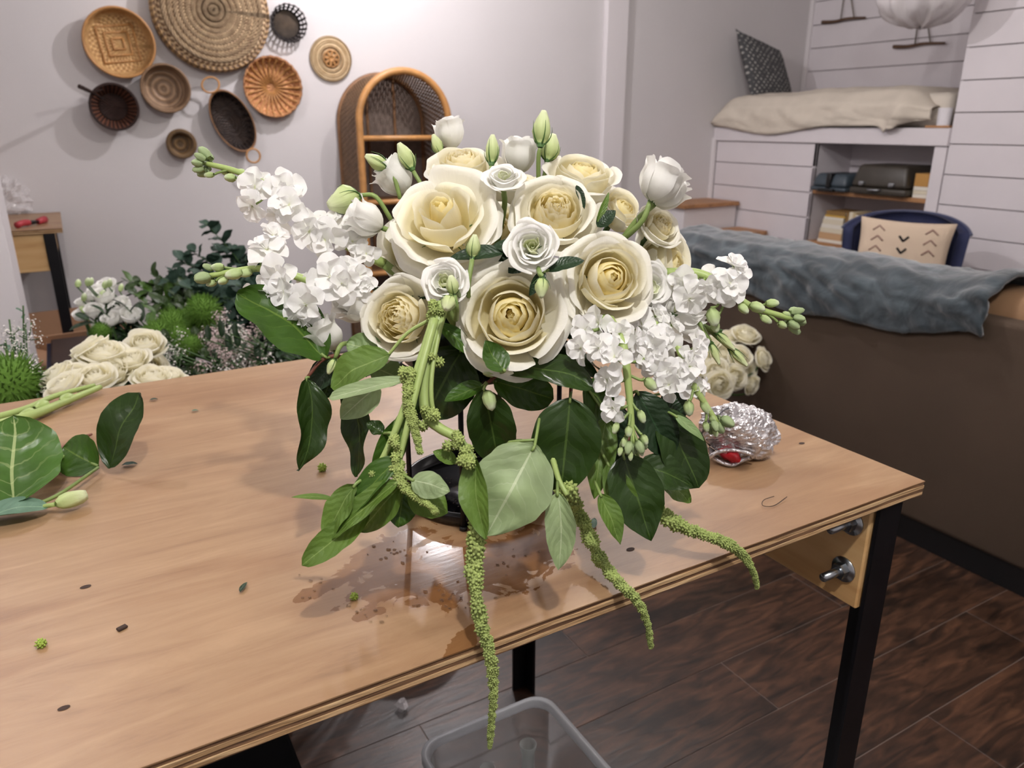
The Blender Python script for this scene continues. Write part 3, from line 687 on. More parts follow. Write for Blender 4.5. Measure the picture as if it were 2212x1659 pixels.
for k in range(4):
    z = .898+k*.021 if k < 3 else .961
    h = (.02, .02, .02, .07)[k]
    t = T('book', ('cream book lying in the pile beside the brown case', 'cream book lying in the pile beside the brown case', 'cream book lying in the pile beside the brown case', 'thick tan book on top of the pile beside the brown case')[k], 'book', (XF+.1, 2.665, z), 'books beside the brown case')
    y0, y1 = 2.618+.004*k, 2.712; t.part('pages', box(XF+.02, XF+.2, y0+.002, y1-.002, z+.002, z+h-.002), 'paper', False)
    t.part('cover', join(box(XF+.016, XF+.204, y0, y1, z, z+.002), box(XF+.016, XF+.204, y0, y1, z+h-.002, z+h), box(XF+.016, XF+.019, y0, y1, z+.0019, z+h-.0019))[:2], 'book%d' % (4, 1, 4, 7)[k], False)
z = NZ0
for k, (h, m, w_) in enumerate(((.02, 4, .185), (.042, 3, .17), (.028, 1, .165), (.025, 4, .16), (.03, 1, .15), (.014, 4, .145), (.012, 0, .15), (.026, 5, .14))):
    y1 = NY1-.075-.006*k; y0 = y1-w_
    t = T('book', ('white book lying at the bottom of the leaning pile', 'thick tan book in the leaning pile', 'cream book above the thick tan one in the leaning pile', 'off-white book in the middle of the leaning pile', 'thick cream book in the upper half of the leaning pile', 'thin white book under the yellow one in the pile', 'thin yellow book near the top of the leaning pile', 'brown gold book lying on top of the leaning pile')[k], 'book', (XF+.1, (y0+y1)/2, z))
    t.part('pages', box(XF+.017, XF+.2, y0+.002, y1-.002, z+.002, z+h-.002), 'paper', False)
    t.part('cover', join(box(XF+.015, XF+.205, y0, y1, z, z+.002), box(XF+.015, XF+.205, y0, y1, z+h-.002, z+h), box(XF+.015, XF+.018, y0, y1, z+.0019, z+h-.0019))[:2], 'book%d' % m, False); z += h+.0005
y = 3.125
for k, (w_, h, m) in enumerate(((.018, .20, 5), (.026, .205, 1), (.02, .20, 8), (.022, .19, 4), (.03, .195, 6), (.024, .20, 1), (.028, .18, 3), (.03, .19, 8), (.026, .20, 4), (.03, .185, 5))):
    y -= w_+.001
    t = T('book', ('thin brown book standing next to the leaning pile', 'cream book standing second from the leaning pile', 'tan book standing third from the leaning pile', 'white book standing fourth from the leaning pile', 'black book standing behind the navy chair', 'cream book standing behind the navy chair', 'orange tan book standing behind the navy chair', 'khaki book standing behind the navy chair', 'white book standing behind the navy chair', 'brown book standing behind the navy chair')[k], 'book', (XF+.1, y, NZ0), 'books standing in the niche')
    t.part('pages', box(XF+.022, XF+.19, y+.002, y+w_-.002, NZ0+.002, NZ0+h-.004), 'paper', False)
    t.part('cover', join(box(XF+.02, XF+.195, y, y+.002, NZ0, NZ0+h), box(XF+.02, XF+.195, y+w_-.002, y+w_, NZ0, NZ0+h), box(XF+.017, XF+.02, y, y+w_, NZ0, NZ0+h))[:2], 'book%d' % m, False)
# ------------------------------------------------------------------ navy chair with cushion
CC = P(1966, 470, 3.95); AZ = math.radians(29); zt = P(1966, 457, 3.95).z; hw = .285
CM = Matrix.Translation((CC.x, CC.y, 0)) @ Matrix.Rotation(AZ, 4, 'Z')           # local -x looks at the camera side
t = T('armchair', 'navy blue velvet tub chair with piping in front of the shiplap wall', 'chair', (CC.x, CC.y, 0))
def shell(off):
    def f(u, v):
        a = (u*2-1)*1.35; z = .30+(zt-.30)*v*(1-.13*abs(u*2-1)**2.2); fl = .84+.16*v**.7
        return CM @ V((-.33+(.33+off)*math.cos(a)+.03*v, (hw+off)*math.sin(a)/math.sin(1.35)*fl, z))
    return f
A = grid(36, 14, shell(0)); B = grid(36, 14, shell(-.05)); k = len(A[0])
fs = A[1]+[tuple(i+k for i in reversed(f)) for f in B[1]]
nu = 37
for i in range(36): fs.append((14*nu+i, 14*nu+i+k, 14*nu+i+1+k, 14*nu+i+1)); fs.append((i, i+1, i+1+k, i+k))
for j in range(14): fs.append((j*nu, j*nu+k, (j+1)*nu+k, (j+1)*nu)); fs.append((j*nu+36, (j+1)*nu+36, (j+1)*nu+36+k, j*nu+36+k))
t.part('back_shell', (A[0]+B[0], fs), 'navy_velvet')
t.part('piping', tube([shell(.004)(i/40, 1.0) for i in range(41)], .007, 6), 'navy_pipe')
t.part('seat', xf(box(-.52, -.06, -hw*.8, hw*.8, .30, .44, .04, 4), CM), 'navy_velvet')
for sx in (-.47, -.08):
    for sy in (-.8, .8): t.part('leg', tube([CM @ V((sx, sy*hw*.8, .30)), CM @ V((sx*1.05, sy*hw*.9, 0))], (.018, .011), 8), 'oak')
c0 = P(1950, 528, 3.78); pw, ph = .43, .34
M = Matrix.Translation((c0.x, c0.y, c0.z-.05)) @ Matrix.Rotation(AZ, 4, 'Z') @ Matrix.Rotation(.16, 4, 'Y') @ Matrix.Rotation(.03, 4, 'X') @ Matrix(((0, 0, -1, 0), (-1, 0, 0, 0), (0, 1, 0, 0), (0, 0, 0, 1)))
t = T('lumbar_pillow', 'cream pillow with black and mauve arrow marks on the navy chair', 'pillow', M @ V((0, -ph/2, 0)))
t.part('cover', xf(cushion(pw, ph, .12, 24, .12), M), 'pillow_cream')
def chev(cx, cy_, w_, h_, up, mat, r):
    pts = [V((cx-w_/2, cy_-up*h_/2, 0)), V((cx, cy_+up*h_/2, 0)), V((cx+w_/2, cy_-up*h_/2, 0))]
    out = []
    for q in range(2):
        for i in range(5):
            p = pts[q].lerp(pts[q+1], i/4); a, b = p.x/(pw/2), p.y/(ph/2); out.append(M @ V((p.x, p.y, .06*((1-a*a)**.42)*((1-b*b)**.42)+.0005)))
    t.part('stitched_arrow', tube(out, r, 6), mat)
for k in range(3):
    chev(.0, .075-.058*k, .042, .024, -1, 'pillow_black', .0055)
    for s in (-1, 1): chev(s*.118, .118-.05*k, .056, .024, 1, 'pillow_mauve', .004)
# ================================================================== baskets on the wall
WM = Matrix(((1, 0, 0, 0), (0, 0, -1, 0), (0, 1, 0, 0), (0, 0, 0, 1)))   # local z -> -Y (out of the wall), local y -> up
def wallat(px, py, dep): q = PY(px, py, YB-dep); return V((q.x, YB, q.z))
def basket(label, px, py, dep, parts, name='wall_basket', spin=0):
    c = wallat(px, py, dep); t = T(name, label, 'basket', c, None); M = Matrix.Translation(c-V((0, .002, 0))) @ WM @ Matrix.Rotation(spin, 4, 'Z')
    for nm, g, m in parts: t.part(nm, xf(g, M), m)
    return t, M
def bowl(r, d, rb, th=.006, lip=.004, n=56, rf=None):
    return revolve([(0, 0), (rb*.5, 0), (rb, .002), (rb+(r-rb)*.5, d*.35), (r-(r-rb)*.06, d*.8), (r, d), (r+lip, d+.002), (r-th, d), (r-th-(r-rb)*.1, d*.8), (rb+(r-rb)*.45, d*.38), (rb*.96, th), (rb*.5, th), (0, th)], n, rf)
# 1 shallow tray with a square weave
sqv = [V((0, 0, 0))]
g1 = [('body', bowl(.148, .075, .128), 'w_tray'), ('rim', ringtube((0, 0, .075), .148, .006, 60), 'rattan')]
t, M = basket('round light tan basket with a stepped square pattern on its bottom', 258, 92, .075, g1)
for k, s in enumerate((.024, .05, .078)):
    pts = [(s, s), (-s, s), (-s, -s), (s, -s), (s, s)]
    t.part('square_band', xf(tube([V((a, b, .009)) for a, b in pts], .005, 6, None), M @ Matrix.Rotation(.12, 4, 'Z')), 'rattan')
# 2 big braided one
g2 = revolve([(0, .10), (.06, .105), (.12, .108), (.2, .106), (.245, .098), (.262, .08), (.268, .05), (.262, .02), (.25, .0), (0, 0)], 72)
t, M = basket('large thick round braided seagrass basket', 460, 22, .1, [('body', g2, 'w_braid')])
for r_ in (.014, .040, .066, .092, .118, .144, .170, .196, .222): t.part('braid_ring', xf(ringtube((0, 0, .100-.02*max(0, r_-.19)), r_, .0135, 60, 8), M), 'w_braid')
for z_ in (.02, .05, .078): t.part('braid_ring', xf(ringtube((0, 0, z_), .262-.02*abs(z_-.05)*10, .014, 64, 8), M), 'w_braid_rim')
# 3 black scalloped openwork
c3 = []
g = revolve([(0, 0), (.06, 0), (.066, .004), (.066, .01), (0, .008)], 40); c3.append(('bottom', g, 'w_grey'))
t, M = basket('small black openwork basket with a scalloped rim', 625, 50, .07, c3)
for (r_, z_, w_) in ((.068, .012, .006), (.078, .035, .005), (.088, .062, .008)): t.part('ring', xf(revolve([(r_, z_-w_), (r_+.003, z_), (r_, z_+w_), (r_-.003, z_), (r_, z_-w_)], 48, (lambda r, z, a, s: (r+.003*math.cos(a*11), z)) if z_ > .05 else None), M), 'w_black')
for k in range(22):
    a = 2*PI*k/22
    t.part('rib', xf(tube([(.066*math.cos(a), .066*math.sin(a), .004), (.078*math.cos(a), .078*math.sin(a), .035), (.089*math.cos(a+.05), .089*math.sin(a+.05), .066)], .0055, 6), M), 'w_black')
# 4 flat trivet
g4 = revolve([(0, .008), (.05, .010), (.06, .016), (.066, .010), (.08, .016), (.088, .011), (.10, .017), (.106, .012), (.112, .017), (.114, .006), (.108, 0), (0, 0)], 64)
t, M = basket('flat pale round coiled mat with a pierced star centre', 715, 127, .012, [('body', g4, 'w_trivet')])
for k in range(8): a = 2*PI*k/8+.2; t.part('petal_loop', xf(ringtube((.028*math.cos(a), .028*math.sin(a), .016), .014, .0035, 18, 6), M), 'rattan')
t.part('hub', xf(revolve([(0, .022), (.012, .02), (.016, .01), (0, .01)], 20), M), 'rattan')
# 5 plain brown bowl
basket('plain brown round bowl basket below the braided one', 358, 191, .085, [('body', bowl(.108, .085, .085), 'w_brown'), ('rim', ringtube((0, 0, .085), .107, .006, 50), 'cane')])
# 6 fluted copper
g6 = bowl(.146, .06, .12, rf=lambda r, z, a, s: (r*(1+.006*math.cos(24*a)*(r > .1)), z+.0035*math.cos(24*a)*(.02 < r)))
t, M = basket('orange brown fluted round basket with radiating ribs', 590, 188, .06, [('body', g6, 'w_copper')])
for k in range(24):
    a = 2*PI*k/24; t.part('rib', xf(tube([(.022*math.cos(a), .022*math.sin(a), .010), (.075*math.cos(a), .075*math.sin(a), .012), (.119*math.cos(a), .119*math.sin(a), .010), (.139*math.cos(a), .139*math.sin(a), .05)], (.0035, .007), 6), M), 'rattan')
# 7 dark handled basket
t, M = basket('small dark brown basket with a stick handle', 247, 231, .09, [('side', revolve([(.055, .005), (.075, .04), (.096, .085), (.1, .09), (.104, .085), (.08, .035), (.06, 0)], 48), 'w_dark'), ('bottom', revolve([(0, .0), (.06, 0), (.061, .02), (.055, .024), (0, .022)], 36), 'w_darkc'), ('rim', ringtube((0, 0, .09), .101, .006, 48), 'w_darkc')])
e = PY(172, 187, YB-.22); b = PY(206, 203, YB-.09)
t.part('handle', tube([b, b.lerp(e, .5), e], (.007, .010), 8), 'w_darkc')
for dz in (-.02, .02): t.part('tie', tube([b.lerp(e, .2), b+V((.03, 0, dz))], .003, 5), 'w_darkc')
# 8 small bowl
basket('smallest brown coiled bowl basket on the wall', 392, 311, .06, [('body', bowl(.066, .06, .05, th=.014, rf=lambda r, z, a, s: (r*(1+.02*math.sin(3*a)), z)), 'w_small'), ('rim', ringtube((0, 0, .06), .062, .010, 40), 'w_small')])
# 9 dark oval with ring handles
el = (.72, 1.18)
def ov(prof): return revolve(prof, 56, None, el)
t, M = basket('dark brown oval basket tray with two pale ring handles', 503, 262, .08, [('body', ov([(0, 0), (.07, 0), (.105, .004), (.12, .04), (.128, .08), (.132, .08), (.125, .045), (.11, .01), (.1, .010), (.07, .008), (0, .008)]), 'w_oval'), ('rim', ringtube((0, 0, .08), .13, .005, 60, 7, None, el), 'rattan_dark')], spin=.42)
t.part('ring_handle', xf(ringtube((-.012, .190, .09), .042, .005, 36, 7, None, (1, .82)), M), 'rattan')
t.part('ring_handle', xf(ringtube((.006, -.187, .082), .034, .005, 36, 7), M), 'rattan')
for k in range(26):
    a = 2*PI*k/26; f = lambda r, z: V((r*math.cos(a)*el[0], r*math.sin(a)*el[1], z))
    t.part('rib', xf(tube([f(.106, .008), f(.118, .04), f(.128, .078)], .004, 5), M), 'w_black')

# ================================================================== wicker cabinet with arched top
A = PX(727, 300, 1.364); 
x0 = 1.375; yf = PX(778, 300, x0).y; q = PY(968, 230, yf); x1 = q.x; zt = PY(853, 152, yf).z
hw = (x1-x0)/2; cx = (x0+x1)/2; zs = zt-hw                      # arch springs here
t = T('rattan_cabinet', 'arched rattan shelf cabinet standing against the white wall', 'cabinet', (cx, (yf+YB)/2, 0))
def arch(y, n=26, inset=0, z0=.02):
    h = hw-inset; pts = [V((cx-h, y, z0)), V((cx-h, y, zs*.35)), V((cx-h, y, zs*.7))]
    pts += [V((cx-h*math.cos(PI*i/n), y, zs+h*math.sin(PI*i/n))) for i in range(n+1)]
    return pts+[V((cx+h, y, zs*.7)), V((cx+h, y, zs*.35)), V((cx+h, y, z0))]
t.part('front_hoop', tube(arch(yf), .019, 9), 'rattan')
t.part('back_hoop', tube(arch(YB-.02, inset=.004), .014, 8), 'rattan_dark')
n = 26; bk = [V((x0+.01, YB-.012, .02)), V((x1-.01, YB-.012, .02))]+[V((cx+(hw-.01)*math.cos(PI*i/n), YB-.012, zs+(hw-.01)*math.sin(PI*i/n))) for i in range(n+1)]
t.part('back_panel', (bk, [tuple(range(len(bk)))], [((v.x-x0)/(x1-x0), (v.z-.02)/1.2) for v in bk]), 'w_cabback', False)
for fx in (-.34, .30): t.part('back_stile', tube([(cx+hw*fx*1.0, YB-.02, .02), (cx+hw*fx, YB-.02, zs+hw*math.sqrt(1-fx*fx)-.02)], .008, 6), 'rattan_dark')
# slatted cane sides, leaning
def resamp(pts, n):
    ls = [0]
    for a, b in zip(pts, pts[1:]): ls.append(ls[-1]+(b-a).length)
    out = []; j = 0
    for i in range(n+1):
        d_ = ls[-1]*i/n
        while j < len(pts)-2 and ls[j+1] < d_: j += 1
        out.append(pts[j].lerp(pts[j+1], (d_-ls[j])/max(ls[j+1]-ls[j], 1e-9)))
    return out
NC = 230
pa = resamp(arch(yf, inset=.002), NC); pb = resamp(arch(YB-.02, inset=.006), NC); gs = []
for i in range(0, NC-7):
    gs.append(tube([pa[i], pb[i+8]], .0052, 4, cap=False)); gs.append(tube([pa[i+7] if i % 2 else pa[i], pb[i] if i % 2 else pb[i+8]], .0046, 4, cap=False))
t.part('cane_side', join(*gs), 'cane', kind='stuff')
for z in (.12, .52, .90, 1.225):
    z = min(z, zs+.12)
    t.part('shelf', box(x0+.02, x1-.02, yf+.01, YB-.03, z-.012, z, .002, 1), 'rattan_dark', False)
    t.part('shelf_rail', tube([(x0, yf, z), (x1, yf, z)], .014, 8), 'rattan')
# ================================================================== flower builders
def prof_at(ctrl, n=24):
    c = catmull([V((a, b, 0)) for a, b in ctrl], n)
    def f(s):
        k = max(0, min(1, s))*n; j = min(int(k), n-1); q = c[j].lerp(c[j+1], k-j); return q.x, q.y
    return f
def petal(ctrl, beta, phi, k=1.0, ruf=.0, curl=.0, tip=.18, point=0., nu=10, ns=10, tilt=0, zoff=0, rs=None, tuck=0, wfold=0):
    f = prof_at(ctrl); rs = rs or random; ph = rs.random()*6.28; ph2 = rs.random()*6.28; cs, sn = math.cos(phi), math.sin(phi)
    asym = rs.uniform(-.12, .12); vs, fs, uv = [], [], []
    for j in range(ns+1):
        s = j/ns
        for i in range(nu+1):
            t = i/nu*2-1
            se = s*(1-tip*abs(t)**2.6+asym*t*s*.5+point*max(0, 1-abs(t)*3)*.08)
            r, z = f(min(se, 1)); sm = min(1, s/.5); wsh = .35+.65*sm*sm*(3-2*sm)
            arc = beta*max(r, .06)*wsh; Rc = k*max(r, .06); an = t*arc/Rc
            rad = r-Rc*(1-math.cos(an)); tan = Rc*math.sin(an)
            e = s*s*s
            rad += curl*abs(t)**3*s*s + ruf*e*math.sin(5*t+ph) + tuck*t*min(1, s*2) + wfold*s*math.sin(3*PI*t+ph)
            z2 = z+zoff + ruf*e*.8*math.sin(4*t+ph2) - tilt*rad*s
            vs.append(V((cs*rad-sn*tan, sn*rad+cs*tan, z2))); uv.append((i/nu, s))
    for j in range(ns):
        for i in range(nu): a = j*(nu+1)+i; fs.append((a, a+1, a+nu+2, a+nu+1))
    return vs, fs, uv
def spiral(turns, r0, r1, zb, zt0, zt1, n=54, m=5, lip=.02):
    vs, fs, uv = [], [], []
    for i in range(n+1):
        q = i/n; a = q*turns*2*PI; r = r0+(r1-r0)*q
        zt = zt0+(zt1-zt0)*q + .02*math.sin(a*1.3+1)
        for j in range(m+1):
            s = j/m; rr = r*(.75+.25*math.sin(s*PI*.62)) + lip*(s**5)
            vs.append(V((rr*math.cos(a), rr*math.sin(a), zb+(zt-zb)*s))); uv.append((q, .35+.65*s))
    for i in range(n):
        for j in range(m): a = i*(m+1)+j; fs.append((a, a+m+1, a+m+2, a+1))
    return vs, fs, uv
FC = V((.358, .692, 1.085))         # heart of the arrangement (foam)
def stem_to(t, base, axis, r, mat='stem', parent=None, mid=None, target=None):
    tg = target or (FC + (base-FC).normalized()*.05)
    pts = [base, base-axis*min(.03, (base-tg).length*.3), tg] if mid is None else [base, mid, tg]
    t.part('stem', tube(pts, (r, r*1.1), 7, 8), mat, parent=parent)
def sepals(t, loc, n, L, w, count=5, spread=.7, curl=.3, mat='sepal'):
    M = frame(n)
    for k in range(count):
        a = 2*PI*k/count+random.random()*.4; d = V((math.cos(a), math.sin(a), 0)); pts = []
        for i in range(5): s = i/4; pts.append(loc + M @ (d*(w*.4+L*s*spread*(1+curl*s)) + V((0, 0, L*s*(1-.35*curl*s)))))
        t.part('sepal', tube(pts, (w, w*.1), 5), mat)
SPIRAL = [  # petals per whorl, half width, profile (radius, height), flatness, material, edge curl
    (3, 1.40, [(.03, -.45), (.15, -.2), (.20, .06), (.15, .27), (.075, .355)], 1.0, 'rose_in', .0),
    (3, 1.35, [(.03, -.5), (.22, -.25), (.285, .03), (.24, .24), (.165, .345)], 1.0, 'rose_in', .0),
    (3, 1.30, [(.03, -.52), (.29, -.28), (.365, .0), (.325, .22), (.255, .33)], 1.0, 'rose_in', .005),
    (3, 1.25, [(.03, -.54), (.35, -.3), (.445, -.02), (.41, .20), (.35, .32)], 1.0, 'rose_mid', .01),
    (4, 1.0, [(.03, -.56), (.42, -.34), (.55, -.04), (.52, .22), (.55, .35)], 1.03, 'rose_mid', .05),
    (3, 1.05, [(.03, -.57), (.45, -.36), (.62, -.06), (.62, .22), (.70, .32)], 1.08, 'rose_mid', .06),
    (4, .92, [(.03, -.58), (.48, -.40), (.70, -.10), (.76, .14), (.90, .17)], 1.2, 'rose_out', .09),
    (5, .82, [(.03, -.6), (.52, -.46), (.80, -.24), (.95, -.04), (1.08, -.12)], 1.4, 'rose_out', .08)]
WIDE = [
    (3, 1.30, [(.03, -.45), (.13, -.2), (.17, .08), (.12, .34), (.06, .45)], 1.0, 'rose_in', .0),
    (3, 1.25, [(.03, -.5), (.2, -.25), (.25, .04), (.205, .33), (.15, .46)], 1.0, 'rose_in', .0),
    (3, 1.15, [(.03, -.52), (.28, -.3), (.35, .0), (.33, .30), (.33, .43)], 1.0, 'rose_mid', .02),
    (3, 1.0, [(.03, -.55), (.36, -.34), (.47, -.04), (.47, .26), (.54, .37)], 1.05, 'rose_mid', .05),
    (4, .85, [(.03, -.56), (.42, -.38), (.60, -.10), (.66, .14), (.78, .20)], 1.2, 'rose_mid', .08),
    (5, .78, [(.03, -.6), (.48, -.44), (.78, -.20), (.94, .0), (1.06, -.06)], 1.4, 'rose_out', .08),
    (5, .85, [(.03, -.6), (.5, -.5), (.85, -.36), (1.06, -.24), (1.16, -.36)], 1.45, 'rose_out', .03)]
GARDEN = [
    (3, 1.1, [(.02, -.45), (.06, -.2), (.085, .10), (.075, .32), (.06, .40)], 1.0, 'garden_in', .0),
    (4, 1.0, [(.02, -.45), (.12, -.2), (.165, .10), (.145, .31), (.12, .39)], 1.0, 'garden_in', .0),
    (5, .95, [(.02, -.48), (.19, -.22), (.25, .09), (.22, .30), (.19, .39)], 1.0, 'garden_in', .0),
    (6, .85, [(.02, -.5), (.27, -.25), (.34, .06), (.31, .29), (.28, .37)], 1.0, 'garden_in', .01),
    (5, 1.0, [(.03, -.54), (.36, -.3), (.45, .0), (.41, .25), (.38, .34)], 1.0, 'garden_in', .02),
    (4, 1.0, [(.03, -.55), (.42, -.32), (.55, -.04), (.53, .22), (.58, .33)], 1.05, 'rose_mid', .04),
    (5, .85, [(.03, -.58), (.48, -.40), (.70, -.12), (.74, .12), (.86, .16)], 1.2, 'rose_out', .06),
    (5, .88, [(.03, -.6), (.54, -.46), (.82, -.24), (.93, .0), (1.03, -.05)], 1.35, 'rose_out', .05)]
def rose(label, px, py, d, rpx, n, kind='spiral', spin=0, openness=0, seed=0, skip=0, group=None):
    rs = random.Random(seed+px); c = P(px, py, d); R = rpx*d/FPX; ax = D3(*n)
    M = at(c, ax, R, spin) @ Matrix.Translation((0, 0, -.12)); base = M @ V((0, 0, -.60))
    t = T('rose', label, 'rose', base, group)
    lay = {'spiral': SPIRAL, 'wide': WIDE, 'garden': GARDEN}[kind]; lay = lay[:len(lay)-skip]
    if kind != 'garden': t.part('heart', xf(spiral(3.4, .012, .10, -.3, .40 if kind == 'wide' else .33, .36 if kind == 'wide' else .30, lip=-.02), M), 'rose_in')
    t.part('core', xf(revolve([(0, -.3), (.07, -.2), (.085, .05), (.06, .2), (0, .27)], 14), M), 'rose_in')
    for li, (np_, beta, prof, k, mat, curl) in enumerate(lay):
        off = rs.random()*6.28; outer = mat == 'rose_out'; Mw = M @ Matrix.Translation((rs.uniform(-.02, .02), rs.uniform(-.02, .02), 0)) @ Matrix.Rotation(rs.uniform(-.07, .07), 4, 'X') @ Matrix.Rotation(rs.uniform(-.07, .07), 4, 'Y'); gin = kind == 'garden' and mat == 'garden_in'
        for q in range(np_):
            j = rs.uniform(.90, 1.10) if outer else rs.uniform(.96, 1.05); dz = rs.uniform(-.03, .03) if not gin else rs.uniform(-.06, .05)
            pr = [(a*(1+(j-1)*(i > 1)), b+dz*(i/len(prof))) for i, (a, b) in enumerate(prof)]
            g = petal(pr, beta*rs.uniform(.92, 1.1), off+2*PI*q/np_+rs.uniform(-.15, .15)*(2.5 if gin else 1), k, (.014 if gin else .006)+(.016 if outer else 0), curl*rs.uniform(.4, 1.6), rs.uniform(.26, .46) if outer or mat == 'rose_mid' else rs.uniform(.14, .24), rs.choice((0, 1, 1)) if outer else 0, nu=14, ns=11, tilt=rs.uniform(-.14, .16)*(1 if outer else .35), rs=rs, tuck=.045*(.5+li*.12), wfold=rs.uniform(.008, .026) if gin else rs.uniform(0, .014))
            t.part('petal', xf(g, Mw), mat)
    g = revolve([(0, -.72), (.07, -.70), (.10, -.62), (.09, -.54), (0, -.5)], 12); t.part('hip', xf(g, M), 'sepal')
    sepals(t, M @ V((0, 0, -.60)), ax, R*.35, R*.05, 5, 1.0, .6)
    stem_to(t, M @ V((0, 0, -.70)), ax, .0032, 'stem_dark'); return t
def lisianthus(label, px, py, d, rpx, n, form='bell', seed=0, spin=0, group=None, stem=None, tone='lis'):
    rs = random.Random(seed+px*3); c = P(px, py, d); R = rpx*d/FPX; ax = D3(*n); M = at(c, ax, R, spin+rs.random()*6)
    base = M @ V((0, 0, -1.0 if form == 'bell' else -.62)); t = T('lisianthus', label, 'flower', base, group)
    if form == 'bell':
        lay = [(3, 1.2, [(.03, -.9), (.22, -.5), (.30, .1), (.24, .6), (.26, .80)], 1.0),
               (3, 1.3, [(.03, -.92), (.32, -.58), (.46, .0), (.40, .58), (.44, .86)], 1.0),
               (4, 1.0, [(.03, -.95), (.42, -.66), (.62, -.05), (.58, .48), (.70, .80)], 1.0),
               (5, .82, [(.03, -1.0), (.46, -.76), (.78, -.22), (.76, .30), (1.0, .62)], 1.12)]
    else:
        lay = [(3, 1.2, [(.03, -.5), (.20, -.2), (.27, .08), (.24, .26), (.27, .30)], 1.0),
               (4, 1.15, [(.03, -.55), (.34, -.25), (.46, .05), (.46, .27), (.54, .33)], 1.0),
               (4, 1.1, [(.03, -.58), (.44, -.30), (.62, .0), (.66, .24), (.76, .28)], 1.05),
               (5, .95, [(.03, -.6), (.52, -.40), (.78, -.14), (.90, .04), (1.02, .0)], 1.2)]
        t.part('heart', xf(spiral(1.6, .05, .2, -.3, .16, .24, 26, 4, .02), M), 'lis_in')
    for li, (np_, beta, prof, k) in enumerate(lay):
        off = rs.random()*6.28
        for q in range(np_):
            dz = rs.uniform(-.09, .07); pr = [(a*rs.uniform(.96, 1.05), b+dz*i/len(prof)) for i, (a, b) in enumerate(prof)]
            g = petal(pr, beta*rs.uniform(.95, 1.12), off+2*PI*q/np_+rs.uniform(-.15, .15), k, .028+.008*li, rs.uniform(.0, .14), rs.uniform(.22, .38), rs.choice((0, 1)), nu=14, ns=10, rs=rs, tuck=.13, wfold=rs.uniform(.0, .022))
            t.part('petal', xf(g, M), 'lis_in' if (form == 'open' and li == 0) else tone)
    sepals(t, base, ax, R*.75, R*.035, 5, .62, .25)
    t.part('receptacle', xf(revolve([(0, -.06), (.10, -.03), (.13, .04), (0, .1)], 10), at(base, ax, R)), 'sepal')
    stem_to(t, base, ax, .0026, 'stem', target=stem); return t
def budflower(label, px, py, d, lpx, n, wid=.30, group='lisianthus buds', stem=None, tight=True, mid=None):
    c = P(px, py, d); L = lpx*d/FPX; ax = D3(*n); M = at(c-ax*L*.5, ax, L, random.random()*6)
    t = T('flower_bud', label, 'bud', c-ax*L*.5, group); w_ = wid
    pr = [(0, 0), (w_*.35, .03), (w_*.75, .16), (w_*.98, .36), (w_*.92, .55), (w_*.66, .76), (w_*.40, .91), (w_*.26, .99), (0, .97)]
    t.part('bud', xf(revolve(pr, 20, lambda r, z, a, s: (r*(1+.10*math.cos(5*a+z*5)+.03*math.sin(9*a)), z)), M), 'bud')
    pf = prof_at(pr[:-1])
    for k in range(5):
        a = 2*PI*k/5+random.random()*.3; hh = random.uniform(.45, .85); pts = []
        for i in range(7):
            q = i/6; r_, z_ = pf(q*hh); r_ = r_*1.09+.012+(.10*q**4 if k % 2 else 0); pts.append(M @ V((r_*math.cos(a), r_*math.sin(a), z_)))
        t.part('sepal', tube(pts, (L*.035, L*.004), 5), 'sepal')
    t.part('receptacle', xf(revolve([(0, -.10), (.09, -.06), (.14, .05), (0, .08)], 10), M), 'sepal')
    stem_to(t, c-ax*L*.58, ax, .0021, 'stem', target=stem, mid=mid); return t
# ------------------------------------------------------------------ stock spires
def floret_mesh(seed, n=9, mat='stock'):
    rs = random.Random(seed); vs, fs, uv = [V((0, 0, 0))], [], [(0, 0)]
    for k in range(n):
        ring = 0 if k < 4 else (1 if k < 8 else 2)
        a = 2*PI*k/4+ring*.8+rs.uniform(-.3, .3); el = (.12, .62, 1.15)[ring]+rs.uniform(-.2, .2); L = (1.08, .9, .6)[ring]*rs.uniform(.85, 1.12); W = L*rs.uniform(.44, .60)
        d = V((math.cos(a)*math.cos(el), math.sin(a)*math.cos(el), math.sin(el))); sd = V((-math.sin(a), math.cos(a), 0)); nn = d.cross(sd)
        sd = (sd+nn*rs.uniform(-.5, .5)).normalized(); nn = d.cross(sd).normalized(); NU, NS = 8, 6; idx = []; ph = rs.random()*6; cv = rs.uniform(.05, .30)
        for j in range(1, NS+1):
            s = j/NS; row = []
            for i in range(NU+1):
                t = i/NU*2-1; w_ = W*(.16+.84*min(1, s*1.35)**1.4)
                p = d*(L*s*(1-.24*abs(t)**2.5*s)) + sd*(w_*t*(1-.22*max(0, s-.7)/.3)) + nn*(.20*L*t*t*s - cv*L*s*s*(.5 if ring else 1) + .07*s*s*math.sin(t*4.5+ph))
                row.append(len(vs)); vs.append(p); uv.append((i/NU, s))
            idx.append(row)
        for i in range(NU): fs.append((0, idx[0][i], idx[0][i+1]))
        for j in range(NS-1):
            for i in range(NU): fs.append((idx[j][i], idx[j+1][i], idx[j+1][i+1], idx[j][i+1]))
    return mesh('floret', vs, fs, mat, True, uv)
FLO = [floret_mesh(100+i) for i in range(6)]
sbud = lambda m_: mesh('stock_bud', *revolve([(0, 0), (.17, .08), (.29, .32), (.28, .6), (.17, .88), (0, 1)], 12, lambda r, z, a, s: (r*(1+.16*math.cos(4*a)), z))[:2], m_, True, revolve([(0, 0), (.17, .08), (.29, .32), (.28, .6), (.17, .88), (0, 1)], 12)[2])
SB, SBT = sbud('stock_bud'), sbud('tip_bud')
